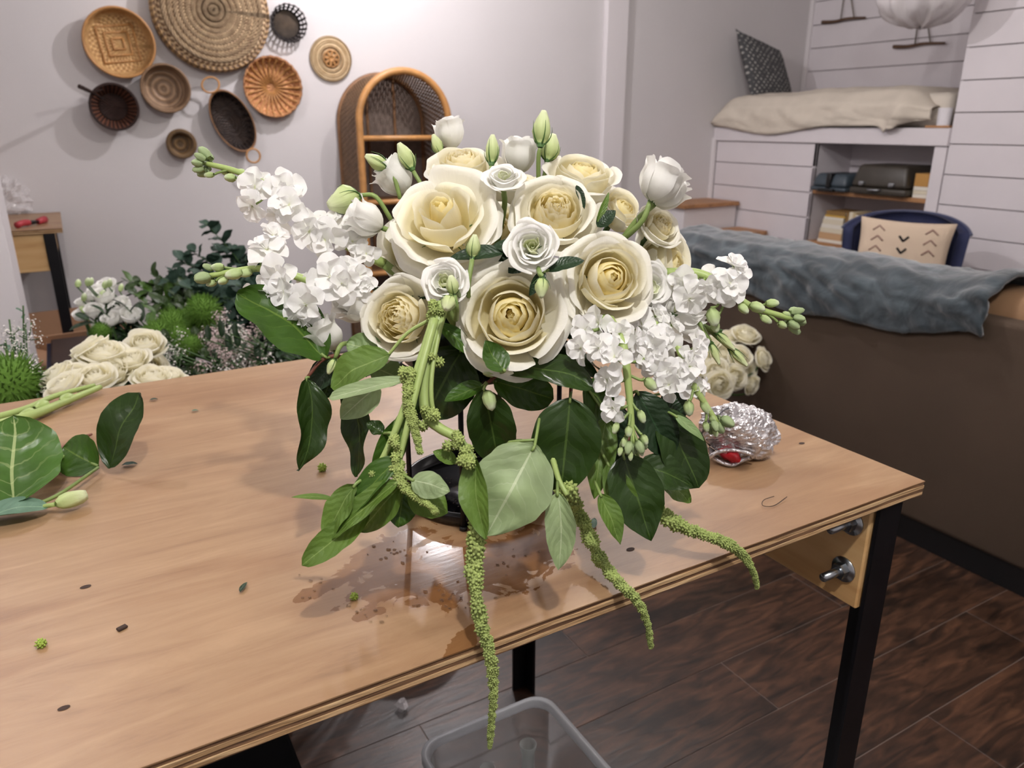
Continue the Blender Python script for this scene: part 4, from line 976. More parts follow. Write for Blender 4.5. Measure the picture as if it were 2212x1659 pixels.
def stock(label, path, florets, buds, tip=7):
    """path: (px,py,d); florets: (px,py,d,size px); buds likewise"""
    pts = [P(*q) for q in path]; t = T('stock_stem', label, 'flower', pts[0]); cs = catmull(pts, 30)
    st = t.part('stem', tube(cs, (.0050, .0024), 8), 'stem_pale')
    root = FC+(pts[0]-FC).normalized()*.05; t.part('stem_base', tube([root, pts[0]], .005, 7), 'stem')
    for (px, py, d, s) in florets:
        c = P(px, py, d); S = s*1.06*d/FPX; near = min(cs, key=lambda q: (q-c).length); out = (c-near)
        ax = (out.normalized()*.7+D3(random.uniform(-.3, .3), random.uniform(-.3, .3), 1)*.75).normalized() if out.length > .004 else D3(0, 0, 1)
        t.inst('floret', random.choice(FLO), at(c-ax*S*.15, ax, S, random.random()*6))
        t.part('pedicel', tube([near, near.lerp(c, .5)+V((0, 0, -.002)), c-ax*S*.15], .0015, 5, 5), 'stem')
    for (px, py, d, s) in buds:
        c = P(px, py, d); S = s*d/FPX; near = min(cs, key=lambda q: (q-c).length); k = cs.index(near); near = cs[max(0, k-3)]
        ax = ((c-near).normalized()*.6+(pts[-1]-pts[-2]).normalized()*.4).normalized()
        t.inst('flower_bud', SB, at(c-ax*S*.5, ax, S, random.random()*6)); t.part('pedicel', tube([near, near.lerp(c, .6), c-ax*S*.5], .0013, 5, 5), 'stem')
    e = pts[-1]; dirn = (pts[-1]-pts[-2]).normalized(); M = frame(dirn)
    for k in range(tip):
        a = 2*PI*k/max(tip-1, 1); off = V((0, 0, .3)) if k == tip-1 else V((math.cos(a), math.sin(a), random.uniform(-.5, .2)))
        t.inst('tip_bud', SBT, at(e+M @ (off*.0055)-dirn*.004, (dirn+M @ off*.5).normalized(), .0135*random.uniform(.8, 1.15), random.random()*6))
    return t
# ------------------------------------------------------------------ leaves
def leafgeo(b, tp, width, nrm, bend=.08, fold=.12, wave=0, twist=0, peak=.42, sharp=1.0, nu=10, nv=18, curlside=0, curve=0):
    b, tp = V(b), V(tp); a = tp-b; L = a.length; ax = a/L; sd = ax.cross(V(nrm)).normalized(); nn = sd.cross(ax).normalized(); W = width/2
    e1 = .62; e2 = e1*(1-peak)/peak; mxv = peak**e1*(1-peak)**e2; ph = random.random()*6; vs, fs, uv = [], [], []
    for j in range(nv+1):
        s = j/nv; c = b+a*s+nn*(bend*L*4*s*(1-s))+sd*(curve*L*4*s*(1-s)); w_ = W*((s**e1)*((1-s)**e2)/mxv)**sharp*(1+.07*noise.noise(V((s*5+ph, ph, 0)))); wob = .10*W*noise.noise(V((s*3.5, ph, 2)))
        q = twist*s; sj = sd*math.cos(q)+nn*math.sin(q); nj = nn*math.cos(q)-sd*math.sin(q)
        for i in range(nu+1):
            u = i/nu*2-1
            vs.append(c+sj*(w_*u*(1+.05*noise.noise(V((s*9, u*2, ph)))))+nj*(wob+.16*W*noise.noise(V((s*2.6+ph, u*1.3, 4)))+fold*w_*abs(u)**1.5*1.6-fold*w_*.5 + curlside*w_*u + wave*W*math.sin(s*13+ph+(2 if u > 0 else 0))*u*u*.5 + .06*W*math.sin(s*38-abs(u)*6)*abs(u)*(1-abs(u))))
            uv.append((i/nu, s))
    for j in range(nv):
        for i in range(nu): k = j*(nu+1)+i; fs.append((k, k+1, k+nu+2, k+nu+1))
    return vs, fs, uv
class Branch(T):
    def leaf(s, b, tp, wpx, d, mat, dt=0, n=(0, .3, 1), pet=None, **k):
        """b, tp: pixel of the leaf's base and tip at depths d and d+dt"""
        B, E = P(b[0], b[1], d), P(tp[0], tp[1], d+dt); lf = s.part('leaf', leafgeo(B, E, wpx*d/FPX, D3(*n), **k), mat)
        if pet is not None: s.part('petiole', tube([B+(E-B)*.06, B, V(pet)], .0013, 6, 6), 'stem', parent=lf)
        return lf
# ================================================================== the arrangement on the table
# black stand
bc = V((.358, .692, TZ)); t = T('flower_stand', 'black metal riser stand with a round tray under the white flowers', 'stand', bc)
R0 = .088
g = revolve([(0, .006), (R0-.012, .006), (R0-.004, .008), (R0-.003, .017), (R0, .0175), (R0+.001, .012), (R0-.001, .004), (R0-.01, .003), (0, .003)], 72)
t.part('tray', ([v+bc for v in g[0]], g[1], g[2]), 'tray_black')
for k, px in enumerate(((876, 1112), (1003, 1140), (1206, 1050), (1090, 975))):
    q = PZ(*px, TZ); a = math.atan2(q.y-bc.y, q.x-bc.x); p = bc+V((math.cos(a)*(R0+.001), math.sin(a)*(R0+.001), 0))
    t.part('rod', tube([p, p+V((0, 0, .165))], .0028, 8), 'black_metal'); t.part('foot', tube([p, p+V((0, 0, .004))], .0042, 8), 'black_plastic')
t.part('top_ring', ringtube(bc+V((0, 0, .163)), R0, .003, 60, 7), 'black_metal')
g = revolve([(0, .150), (.05, .150), (R0-.008, .162), (R0-.002, .19), (R0-.005, .19), (R0-.012, .166), (.05, .154), (0, .154)], 48); t.part('bowl', ([v+bc for v in g[0]], g[1], g[2]), 'black_metal')
g = blob(bc+V((0, 0, .195)), .082, sc=(1, 1, .75), n=24, m=14, amp=.05); one('floral_foam', g, 'foam', 'dark green block of wet floral foam inside the flower bowl', 'foam', bc+V((0, 0, .155)))
rs = random.Random(3)
gs = []
for k in range(80):
    a = rs.uniform(-1.2, .9)+math.pi*1.05; r = rs.uniform(.2, .8)**.5*R0*.9; gs.append(blob(bc+V((r*math.cos(a), r*math.sin(a), .0065)), rs.uniform(.0004, .0011), n=6, m=4, sc=(1, 1, .5)))
one('potting_crumbs', join(*gs), 'grit', 'scattered dark crumbs on the black tray', 'crumbs', bc+V((0, 0, .006)), kind='stuff')

# ---- roses
rose('cream rose with a tight yellow spiral heart, lowest in the arrangement', 1105, 682, .655, 124, (-.03, .06, 1), 'spiral', .3, seed=1)
rose('cream rose with a spiral heart between green centred lisianthus and hanging stock', 1320, 600, .668, 106, (.22, .10, 1), 'spiral', 1.1, seed=2)
rose('biggest wide open white rose with a pointed heart', 955, 465, .685, 118, (-.12, .45, .9), 'wide', 2.0, seed=5)
rose('white rose with drooping petals under the wide open one', 885, 540, .735, 80, (-.35, -.15, .8), 'spiral', .5, seed=4, skip=1)
rose('ruffled quartered garden rose above the green centred lisianthus', 1200, 455, .70, 100, (.06, .34, .95), 'garden', .2, seed=6)
rose('ruffled yellow white garden rose beside the drooping green stems', 862, 685, .685, 100, (-.30, .02, .95), 'garden', .9, seed=7)
rose('pale yellow garden rose on the crown of the arrangement', 1000, 355, .765, 88, (-.05, .75, .6), 'garden', .4, seed=8)
rose('half open cream rose on the crown beside the tall bud', 1258, 375, .755, 90, (.12, .72, .55), 'spiral', .4, seed=9, skip=1)
rose('cream rose tucked behind the crown towards the sofa', 1345, 452, .79, 68, (.4, .45, .6), 'spiral', .4, seed=10, skip=1)
rose('cream rose turned sideways towards the sofa', 1448, 572, .765, 98, (.72, .05, .62), 'spiral', .1, seed=11)
rose('small cream rose between the pair of white bells and sideways rose', 1428, 486, .735, 52, (.45, .35, .8), 'garden', .1, seed=12)
rose('cream rose hidden at the back of the crown', 1120, 400, .83, 80, (.05, .8, .3), 'spiral', .1, seed=13, skip=1)
rose('cream rose filling the middle behind the small lisianthus', 1075, 500, .76, 85, (-.1, .2, .9), 'spiral', .7, seed=14, skip=1)
rose('cream rose at the lower back behind the hanging stock', 1380, 650, .75, 80, (.5, -.1, .8), 'spiral', .7, seed=15, skip=1)
# ---- lisianthus
lisianthus('white lisianthus bell rising above the crown before the rattan cabinet', 972, 285, .80, 36, (-.18, 1, .22), 'bell', 1)
lisianthus('white lisianthus cup facing forward between the two top roses', 1088, 385, .695, 44, (.02, .62, .75), 'open', 2)
lisianthus('white lisianthus bell behind the top cup', 1122, 332, .765, 42, (.05, .95, .25), 'bell', 3)
lisianthus('white lisianthus with a green centre in the middle', 1150, 532, .635, 57, (.0, .10, 1), 'open', 4)
lisianthus('white lisianthus facing forward with two hanging buds before it', 962, 608, .64, 52, (-.05, .22, 1), 'open', 5)
lisianthus('white lisianthus bell pointing from the biggest rose to the stock spires', 785, 473, .715, 46, (-.82, .35, .35), 'bell', 6)
lisianthus('white lisianthus bell behind the big rose next to the leaning buds', 850, 382, .76, 44, (-.65, .6, .25), 'bell', 7)
lisianthus('white lisianthus bell beside the ruffled yellow white garden rose', 765, 658, .715, 46, (-.70, .25, .55), 'bell', 8)
lisianthus('white lisianthus bell just above the big folded leaf', 700, 722, .70, 44, (-.42, .72, .45), 'bell', 9)
lisianthus('white lisianthus bell on a long stem leaning towards the nook', 1428, 388, .70, 52, (.42, .88, .2), 'bell', 10, stem=P(1290, 560, .75))
lisianthus('white lisianthus bell half behind its taller neighbour', 1446, 412, .725, 44, (.72, .65, .15), 'bell', 11, stem=P(1300, 580, .76))
lisianthus('white lisianthus with thin petals half hidden behind the spiral rose and stock', 1400, 622, .72, 64, (.55, -.05, .8), 'open', 12)
lisianthus('white lisianthus bell hanging among the thin dark stems', 1488, 700, .74, 40, (.9, -.35, .2), 'bell', 13)
lisianthus('white lisianthus behind the hanging stock by the rose', 1455, 660, .745, 44, (.7, -.2, .5), 'open', 14)
# ---- buds
budflower('pale green bud leaning out on a curved stem beside the white bell', 812, 349, .745, 52, (-.85, .45, .2), .30, stem=P(865, 430, .75), mid=P(852, 385, .745))
budflower('pale bud pointing up above the big open rose', 876, 337, .75, 62, (-.45, .88, .1), .27)
budflower('small bud right under the white bell on the crown', 944, 312, .79, 46, (-.35, .9, .1), .26)
budflower('upright light green bud on the crown between two roses', 1063, 322, .74, 62, (.05, 1, .1), .24)
budflower('tallest light green bud standing above all flowers', 1171, 276, .73, 74, (.10, 1, .1), .27, stem=P(1163, 400, .75), mid=P(1163, 340, .735))
budflower('pale yellow bud behind the tallest bud', 1189, 318, .76, 58, (.25, .95, .1), .36)
budflower('large fat pale green bud leaning from an arched stem', 742, 434, .725, 72, (-.8, -.35, .3), .42, stem=P(845, 475, .74), mid=P(812, 425, .73))
budflower('green white bud below the big open rose', 1023, 531, .645, 50, (.12, .95, .2), .30)
budflower('small hanging bud under the green centred lisianthus', 1170, 622, .615, 46, (-.05, -1, .2), .32, stem=P(1160, 570, .66), mid=P(1166, 590, .62))
budflower('green bud lying over the white lisianthus', 977, 615, .605, 42, (-.15, .95, .3), .34, stem=P(985, 690, .64))
budflower('green bud hanging below the white lisianthus', 968, 656, .60, 40, (-.2, -.7, .6), .42, stem=P(992, 640, .64))
budflower('small bud under the base of the big folded leaf', 716, 792, .68, 36, (-.35, -.9, .2), .28, stem=P(760, 740, .72))
budflower('dark green bud on a thin stem hanging over the rose bucket', 1568, 738, .73, 55, (.7, -.7, .1), .16, stem=P(1440, 660, .76), mid=P(1515, 700, .735))
budflower('thin dark green bud hanging lowest over the rose bucket', 1596, 772, .735, 55, (.68, -.72, .1), .17, stem=P(1430, 670, .76), mid=P(1500, 690, .74))
budflower('narrow dark bud hanging straight down by the hanging stock', 1545, 765, .72, 52, (.35, -.93, .1), .16, stem=P(1420, 680, .76), mid=P(1500, 690, .73))
# ---- stock
stock('white stock spire reaching up past the oval basket', [(830, 570, .74), (735, 522, .725), (655, 465, .72), (575, 400, .725), (510, 370, .73), (440, 352, .735)],
      [(548, 405, .715, 36), (541, 446, .71, 32), (560, 392, .725, 26), (612, 405, .715, 40), (622, 440, .705, 42), (598, 468, .715, 36), (665, 500, .705, 44), (700, 520, .705, 42), (715, 478, .72, 36), (760, 520, .72, 34), (790, 548, .715, 28)],
      [(452, 378, .73, 24), (497, 384, .725, 28), (486, 372, .735, 22), (520, 372, .735, 26)], 9)
stock('white stock spire pointing at the eucalyptus bunch', [(850, 660, .73), (740, 640, .715), (650, 600, .70), (560, 580, .695), (450, 596, .69)],
      [(590, 505, .70, 36), (575, 535, .69, 40), (562, 560, .695, 28), (598, 600, .68, 44), (612, 632, .68, 38), (565, 636, .685, 38), (715, 595, .69, 44), (740, 612, .685, 40), (672, 615, .70, 34), (660, 660, .68, 40), (645, 690, .685, 30), (775, 595, .70, 30), (790, 618, .70, 28), (745, 578, .70, 34)],
      [(470, 577, .69, 30), (505, 592, .685, 40), (440, 600, .695, 22), (456, 612, .69, 24), (482, 607, .685, 24), (530, 590, .69, 32)], 4)
stock('white stock spire hanging straight down before the dark leaves', [(1315, 690, .66), (1345, 745, .645), (1358, 840, .64), (1368, 960, .64)],
      [(1252, 752, .64, 36), (1290, 750, .63, 34), (1325, 770, .625, 40), (1308, 822, .635, 34), (1340, 720, .645, 32), (1260, 715, .65, 32), (1395, 775, .645, 24), (1322, 880, .635, 30), (1290, 700, .655, 34), (1372, 735, .66, 30)],
      [(1405, 830, .635, 36), (1386, 900, .635, 32), (1330, 925, .635, 28), (1358, 932, .63, 26), (1348, 955, .635, 24), (1392, 950, .635, 26), (1340, 975, .635, 22), (1362, 985, .635, 22), (1385, 975, .635, 22)], 6)
stock('white stock spire stretching out over the blue throw', [(1440, 590, .735), (1505, 590, .725), (1560, 615, .72), (1620, 660, .715), (1715, 690, .715)],
      [(1588, 572, .71, 34), (1600, 588, .71, 28), (1578, 612, .705, 38), (1560, 632, .71, 32), (1512, 622, .71, 38), (1490, 648, .71, 38), (1476, 610, .72, 30), (1540, 600, .725, 26)],
      [(1541, 685, .71, 44), (1636, 664, .71, 36), (1606, 667, .71, 30), (1668, 655, .715, 32), (1655, 690, .71, 30), (1690, 702, .715, 24), (1700, 680, .715, 24), (1545, 705, .715, 30)], 8)
stock('white stock spire drooping towards the foil parcel', [(1400, 690, .72), (1462, 745, .70), (1495, 825, .69), (1550, 915, .69)],
      [(1500, 765, .69, 34), (1492, 790, .685, 34), (1512, 745, .70, 30), (1438, 805, .68, 32), (1445, 832, .675, 36), (1460, 800, .685, 28), (1500, 838, .69, 28), (1520, 832, .695, 22), (1430, 740, .70, 36)],
      [(1488, 882, .685, 36), (1524, 880, .69, 36), (1540, 905, .69, 26), (1525, 922, .69, 26), (1555, 920, .69, 24), (1545, 935, .69, 22)], 5)
stock('white stock spire in the shade behind the hanging one', [(1360, 690, .71), (1400, 740, .70), (1430, 790, .70)],
      [(1405, 745, .69, 36), (1425, 725, .695, 34), (1385, 765, .69, 32), (1410, 785, .69, 34), (1345, 690, .69, 34), (1420, 680, .715, 34), (1455, 700, .715, 34), (1390, 700, .70, 36)], [], 3)

# ---- broad salal leaves
t = Branch('salal_branch', 'broad leafed branch with one big folded leaf and two curled hanging leaves', 'leaf branch', P(760, 765, .70))
tw = [P(830, 740, .72), P(770, 772, .70), P(705, 772, .685), P(660, 820, .68)]; t.part('twig', tube(tw, (.0028, .0014), 7, 12), 'twig_red')
t.leaf((705, 772), (512, 632), 146, .682, 'salal_mid', -.02, (.25, .55, .8), P(712, 772, .685), bend=-.05, fold=.18, wave=.25, peak=.5, curve=.10, nv=22)
t.leaf((662, 816), (646, 1018), 74, .678, 'salal', 0, (.4, .2, 1), P(668, 815, .68), bend=.06, fold=.25, wave=.5, twist=.5, curve=-.10, nv=22)
t.leaf((752, 832), (772, 1030), 70, .70, 'salal', 0, (-.3, .2, 1), P(740, 775, .695), bend=.05, fold=.2, wave=.5, twist=-.4, curve=-.08, nv=22)
t.leaf((735, 775), (668, 846), 64, .715, 'ruscus', .0, (.2, .5, 1), P(740, 775, .70), bend=.1)
t.leaf((720, 800), (700, 860), 70, .72, 'salal', .0, (.2, .3, 1), P(720, 775, .69), bend=.1, wave=.2)
t = Branch('salal_branch', 'cluster of broad dark leaves over the front of the stand', 'leaf branch', P(1060, 820, .68))
tw = [P(1110, 770, .70), P(1070, 812, .675), P(1048, 832, .665)]; t.part('twig', tube(tw, (.0026, .0014), 7, 10), 'twig_red')
t.leaf((1046, 838), (1078, 1002), 106, .655, 'salal', .03, (-.05, .15, 1), P(1052, 828, .665), bend=.05, fold=.10, wave=.1, peak=.5)
t.leaf((1000, 752), (920, 902), 150, .70, 'salal', .0, (.1, .3, 1), P(1040, 790, .69), bend=.1, fold=.08, wave=.1, peak=.5)
t.leaf((1085, 798), (1284, 836), 104, .668, 'salal', -.02, (0, .75, .7), P(1075, 806, .672), bend=.10, fold=.08, peak=.5, curve=-.05)
t.leaf((1065, 822), (1196, 862), 84, .69, 'salal_mid', .0, (0, .1, 1), P(1065, 812, .672), bend=.05, fold=.06, peak=.55)
t.leaf((1090, 802), (1048, 735), 62, .63, 'salal_mid', .0, (.5, .2, 1), P(1080, 806, .66), bend=-.06, fold=.1, peak=.4)
t.leaf((1045, 832), (960, 868), 50, .68, 'salal_mid', .0, (0, .7, .7), P(1050, 826, .668), bend=.05)
t.inst('leaf_bud', SB, at(P(1075, 806, .66), D3(-.9, .1, .2), .014)); t.inst('leaf_bud', SB, at(P(1052, 842, .65), D3(.25, -1, .2), .019))
t = Branch('salal_branch', 'very large glossy dark leaf hanging on the stand front beside pale leaves', 'leaf branch', P(1240, 820, .68))
t.part('twig', tube([P(1250, 760, .70), P(1236, 820, .67), P(1232, 858, .655)], (.0026, .0014), 7, 10), 'twig_red')
t.leaf((1232, 858), (1210, 1070), 150, .65, 'salal', .015, (0, .12, 1), P(1234, 846, .66), bend=.06, fold=.06, wave=.06, peak=.42, nv=22)
t.leaf((1260, 830), (1320, 900), 110, .69, 'salal_mid', .02, (.3, .4, 1), P(1240, 830, .67), bend=.1, fold=.08, peak=.5)
t.leaf((1310, 900), (1284, 1078), 66, .69, 'amar_leaf', -.02, (-.2, .2, 1), P(1270, 840, .69), bend=.08, fold=.18, wave=.25, twist=.3)
t = Branch('salal_branch', 'fan of dark leathery leaves hanging towards the foil parcel', 'leaf branch', P(1370, 880, .69))
t.part('twig', tube([P(1350, 790, .71), P(1365, 880, .685), P(1350, 990, .665)], (.0026, .0014), 7, 10), 'twig_red')
t.leaf((1346, 982), (1406, 1168), 118, .66, 'salal', .0, (-.1, .2, 1), P(1352, 975, .668), bend=.06, fold=.16, wave=.06, peak=.40, nv=22)
t.leaf((1380, 1000), (1498, 1052), 80, .675, 'salal', .01, (-.2, .5, .8), P(1358, 960, .67), bend=.08, fold=.12, wave=.12, peak=.4)
t.leaf((1425, 880), (1508, 1054), 104, .685, 'salal', .01, (.1, .25, 1), P(1385, 860, .69), bend=.08, fold=.1, wave=.06, peak=.52)
t.leaf((1375, 845), (1450, 985), 92, .675, 'ruscus', .01, (-.1, .25, 1), P(1365, 850, .69), bend=.06, fold=.1, peak=.5)
t.leaf((1330, 870), (1330, 1010), 80, .695, 'ruscus', .0, (0, .2, 1), P(1365, 860, .69), bend=.06, fold=.1, peak=.5)
t.leaf((1430, 850), (1480, 900), 60, .70, 'ruscus', .0, (.2, .2, 1), P(1385, 860, .69), bend=.06, fold=.1, peak=.5)
t.leaf((1458, 898), (1522, 952), 32, .67, 'salal_back', .0, (.2, .7, .7), P(1425, 880, .685), bend=.04, fold=.05, peak=.4)
# dark leaves inside and behind
t = Branch('ruscus_sprig', 'dark pointed leaves poking out between the middle flowers', 'leaf branch', P(1110, 560, .72))
t.part('twig', tube([P(1190, 620, .72), P(1165, 575, .66), P(1100, 545, .69)], .0016, 6, 8), 'stem_dark')
t.leaf((1090, 545), (968, 562), 44, .668, 'ruscus', .0, (0, .6, .8), None, bend=.06, fold=.15)
t.leaf((1160, 548), (1062, 530), 50, .672, 'ruscus', .0, (0, .5, .8), None, bend=.08, fold=.12)
t.leaf((1180, 585), (1262, 562), 40, .64, 'ruscus', .0, (0, .6, .8), P(1168, 580, .655), bend=.05, fold=.15, peak=.45)
t.leaf((1176, 585), (1143, 640), 26, .635, 'ruscus', .0, (.3, .3, 1), P(1170, 578, .65), bend=.05, fold=.2)
t.leaf((1140, 560), (1098, 590), 40, .66, 'ruscus', .0, (0, .4, 1), None, bend=.05, fold=.15)
t.leaf((1245, 400), (1262, 452), 20, .70, 'ruscus', .0, (.5, .2, 1), None, bend=.05)
t.leaf((1290, 480), (1315, 415), 16, .69, 'amar_leaf', .0, (.5, .2, 1), None, bend=.05)
t.leaf((1290, 490), (1330, 455), 34, .69, 'ruscus', .0, (0, .4, 1), None, bend=.05)
rs = random.Random(12)
t = Branch('leaf_collar', 'collar of dark green leaves under the flowers', 'leaf branch', FC-V((0, 0, .03)))
for k in range(26):
    a = 2*PI*k/26+rs.uniform(-.1, .1); el = rs.uniform(-.35, .15); d_ = V((math.cos(a)*math.cos(el), math.sin(a)*math.cos(el), math.sin(el)))
    toward = (d_.dot(-CF) > .25 and el < 0)
    B = FC+d_*.055+V((0, 0, rs.uniform(-.02, .03))); L = rs.uniform(.07, .095) if not toward else .06
    t.part('leaf', leafgeo(B, B+d_*L+V((0, 0, -.02)), L*.55, V((0, 0, 1))-d_*.2, bend=.1, fold=.12, wave=.1), rs.choice(('salal', 'ruscus', 'salal')))
for k in range(16):
    a = 2*PI*k/16+.2; el = rs.uniform(.3, 1.1); d_ = V((math.cos(a)*math.cos(el), math.sin(a)*math.cos(el), math.sin(el)))
    B = FC+d_*.05; t.part('leaf', leafgeo(B, B+d_*.075, .045, V((0, 0, 1))-d_*.6+V((.1, .1, 0)), bend=.1, fold=.12, wave=.1), 'ruscus')
# pale leaf near the left rose
t = Branch('salal_branch', 'pale undersides of leaves peeking out below the yellow white garden rose', 'leaf branch', P(800, 760, .71))
t.part('twig', tube([P(860, 740, .73), P(820, 762, .705), P(790, 770, .70)], .0015, 6, 6), 'twig_red')
t.leaf((830, 762), (748, 742), 62, .695, 'salal_back', .0, (0, .3, 1), None, bend=.06, fold=.1, peak=.5)
t.leaf((800, 790), (870, 820), 66, .72, 'salal_back', .0, (0, .2, 1), None, bend=.06, fold=.1, peak=.5)
t.leaf((950, 700), (1026, 776), 40, .665, 'salal_mid', .0, (.3, .3, 1), None, bend=.1, fold=.2, wave=.2)
t.leaf((900, 760), (960, 830), 70, .71, 'salal', .0, (.3, .3, 1), None, bend=.1, fold=.2, wave=.2)

# ---- hanging amaranthus
def clump_geo(seed, n=30):
    rs_ = random.Random(seed); gs = []
    for k in range(n):
        z = 1-2*(k+.5)/n; a = k*2.4; r = math.sqrt(1-z*z); p = V((r*math.cos(a), r*math.sin(a), z))*.78
        gs.append(xf(revolve([(0, -.2), (.2, -.03), (.19, .12), (0, .36)], 5), at(p, p, rs_.uniform(.8, 1.25))))
    gs.append(blob((0, 0, 0), .74, n=7, m=5)); return join(*gs)[:2]
CL = [clump_geo(i) for i in range(4)]
def clumps(t, name, ms):
    """many tiny seed heads, too small to pick apart: one part"""
    vs, fs = [], []
    for m in ms:
        g = random.choice(CL); k = len(vs); vs += [m @ v for v in g[0]]; fs += [tuple(i+k for i in f) for f in g[1]]
    return t.part(name, (vs, fs), 'amar', kind='stuff')
def tassel(t, pts, r0, r1, gap=.62, jit=.35):
    cs = catmull(pts, 160); t.part('tassel_stem', tube(cs[::4], (.0022, .001), 6), 'stem_pale')
    acc = 0; prev = cs[0]; ms = []
    for i, c in enumerate(cs):
        acc += (c-prev).length; prev = c; q = i/160; r = r0+(r1-r0)*q
        if acc > r*gap or i == 0:
            acc = 0; dirn = (cs[min(i+1, 160)]-cs[max(i-1, 0)]).normalized(); s = Quaternion(dirn, random.random()*6.28) @ dirn.orthogonal().normalized()
            for sg in (1, -1): ms.append(at(c+s*sg*r*jit, (s*sg+dirn*.6).normalized(), r*random.uniform(.62, .95), random.random()*6))
    clumps(t, 'tassel', ms)
def knot(t, p, r, k=5):
    clumps(t, 'seed_knot', [at(p+V((random.uniform(-1, 1), random.uniform(-1, 1), random.uniform(-1, 1)))*r*.9, V((random.uniform(-1, 1), random.uniform(-1, 1), .1)), r*random.uniform(.5, .8)) for i in range(k)])
t = Branch('amaranthus_stem', 'hanging green amaranthus with the longest tassel over the table edge', 'flower', P(955, 660, .635))
main = [P(958, 655, .635), P(935, 740, .625), P(918, 820, .62), P(921, 895, .615), P(950, 925, .61), P(990, 950, .605), P(1022, 1010, .60), PY(1034, 1085, .482), PY(1036, 1130, .475)]
t.part('stem', tube(main, (.0056, .0026), 8, 40), 'stem_pale'); t.part('stem', tube([FC+V((-.03, -.04, 0)), P(958, 655, .635)], .005, 7), 'stem')
tas = [PY(1034, 1130, .474), PY(1027, 1190, .466), PY(1026, 1260, .456), PY(1036, 1330, .448), PY(1055, 1400, .441), PY(1066, 1470, .439), PY(1063, 1545, .438), PY(1058, 1615, .438)]
tassel(t, tas, .0088, .0024, .72)
for (px, py, d) in ((935, 775, .62), (925, 905, .61), (935, 898, .61), (985, 950, .60), (1000, 980, .595), (1010, 1000, .59)): knot(t, P(px, py, d), .0065)
t.leaf((1155, 962), (1050, 1158), 172, .60, 'amar_back', -.01, (.1, .25, 1), P(1165, 905, .63), bend=.06, fold=-.08, wave=.10, peak=.42, nv=22, nu=12)
t.leaf((1022, 985), (1048, 1165), 72, .592, 'amar_leaf', -.01, (-.7, .1, .8), P(990, 935, .605), bend=.05, fold=.25, wave=.15, twist=.4)
t.leaf((1100, 955), (1182, 1045), 76, .63, 'amar_back', .02, (.2, .2, 1), P(1160, 950, .625), bend=.06, fold=.15, wave=.1)
t.leaf((985, 1000), (935, 975), 32, .61, 'amar_leaf', .0, (0, .5, .8), P(1010, 1000, .592), bend=.06, fold=.25)
t.part('stem', tube([P(958, 672, .63), P(935, 790, .615), P(932, 860, .61), P(940, 900, .612)], (.0022, .0018), 6, 12), 'stem_pale')
t = Branch('amaranthus_stem', 'bundle of pale green amaranthus stems ending in a tuft of bright leaves', 'flower', P(945, 670, .63))
for k, pp in enumerate(([(945, 668, .632), (915, 760, .622), (885, 850, .615), (850, 940, .61), (815, 1010, .605), (770, 1062, .60)], [(940, 690, .626), (912, 790, .612), (890, 880, .605), (866, 980, .60), (858, 1040, .595)], [(930, 690, .64), (880, 720, .645), (838, 768, .65)])):
    t.part('stem', tube([P(*q) for q in pp], ((.0042, .002), (.0036, .002), (.0018, .0014))[k], 8, 24), 'stem_pale')
tassel(t, [P(886, 810, .61), P(882, 870, .605), P(897, 930, .60), P(907, 978, .60)], .0055, .0026, .6)
tassel(t, [P(858, 1010, .595), P(872, 1050, .59), P(905, 1075, .585), P(946, 1108, .58)], .0055, .0028, .6)
for (px, py, d) in ((950, 665, .628), (935, 672, .63), (885, 815, .61), (862, 1000, .597), (800, 1030, .602), (770, 1075, .60), (860, 960, .60)): knot(t, P(px, py, d), .006, 4)
t.leaf((842, 765), (716, 838), 92, .648, 'amar_leaf', .01, (.2, .6, .7), None, bend=.10, fold=.15, wave=.15, peak=.5, nv=20)
t.leaf((890, 818), (710, 862), 40, .63, 'amar_back', .0, (0, .6, .7), P(905, 815, .615), bend=.04, fold=.2, peak=.6)
t.leaf((820, 830), (735, 905), 70, .68, 'amar_back', .0, (.2, .2, 1), None, bend=.08, fold=.15, wave=.2)
t.leaf((800, 1106), (652, 1222), 62, .598, 'amar_leaf', -.01, (.35, .5, .8), P(815, 1085, .60), bend=.06, fold=.16, peak=.5)
t.leaf((768, 1046), (705, 1160), 68, .595, 'amar_leaf', -.0, (-.4, .4, 1), P(790, 1030, .603), bend=.07, fold=.2, wave=.2, peak=.5)
t.leaf((722, 1078), (630, 1074), 20, .605, 'amar_leaf', .0, (0, .8, .5), P(770, 1075, .60), bend=.04, fold=.1)
t.leaf((868, 985), (735, 1135), 66, .598, 'salal_mid', -.0, (-.3, .5, .8), P(866, 975, .60), bend=.08, fold=.25, wave=.2, peak=.42)
t.leaf((860, 1040), (716, 1165), 60, .588, 'amar_leaf', -.0, (-.2, .6, .7), P(862, 1030, .595), bend=.06, fold=.25, wave=.2)
t.leaf((866, 1048), (778, 1150), 74, .60, 'amar_leaf', .02, (.1, .3, 1), P(862, 1035, .596), bend=.06, fold=.15, wave=.15)
t.leaf((872, 1060), (860, 1140), 70, .61, 'salal_mid', .0, (.1, .3, 1), P(864, 1040, .597), bend=.06, fold=.15, wave=.15)
t.leaf((890, 870), (852, 1010), 46, .62, 'amar_leaf', -.005, (-.4, .2, 1), P(888, 865, .607), bend=.05, fold=.25, wave=.15)
t.leaf((872, 900), (806, 1058), 62, .625, 'salal_mid', -.0, (.3, .3, 1), P(880, 890, .61), bend=.05, fold=.22, wave=.2)
t.leaf((828, 936), (792, 912), 34, .62, 'salal', .0, (0, .5, .8), P(845, 935, .612), bend=.05, fold=.3, wave=.4)
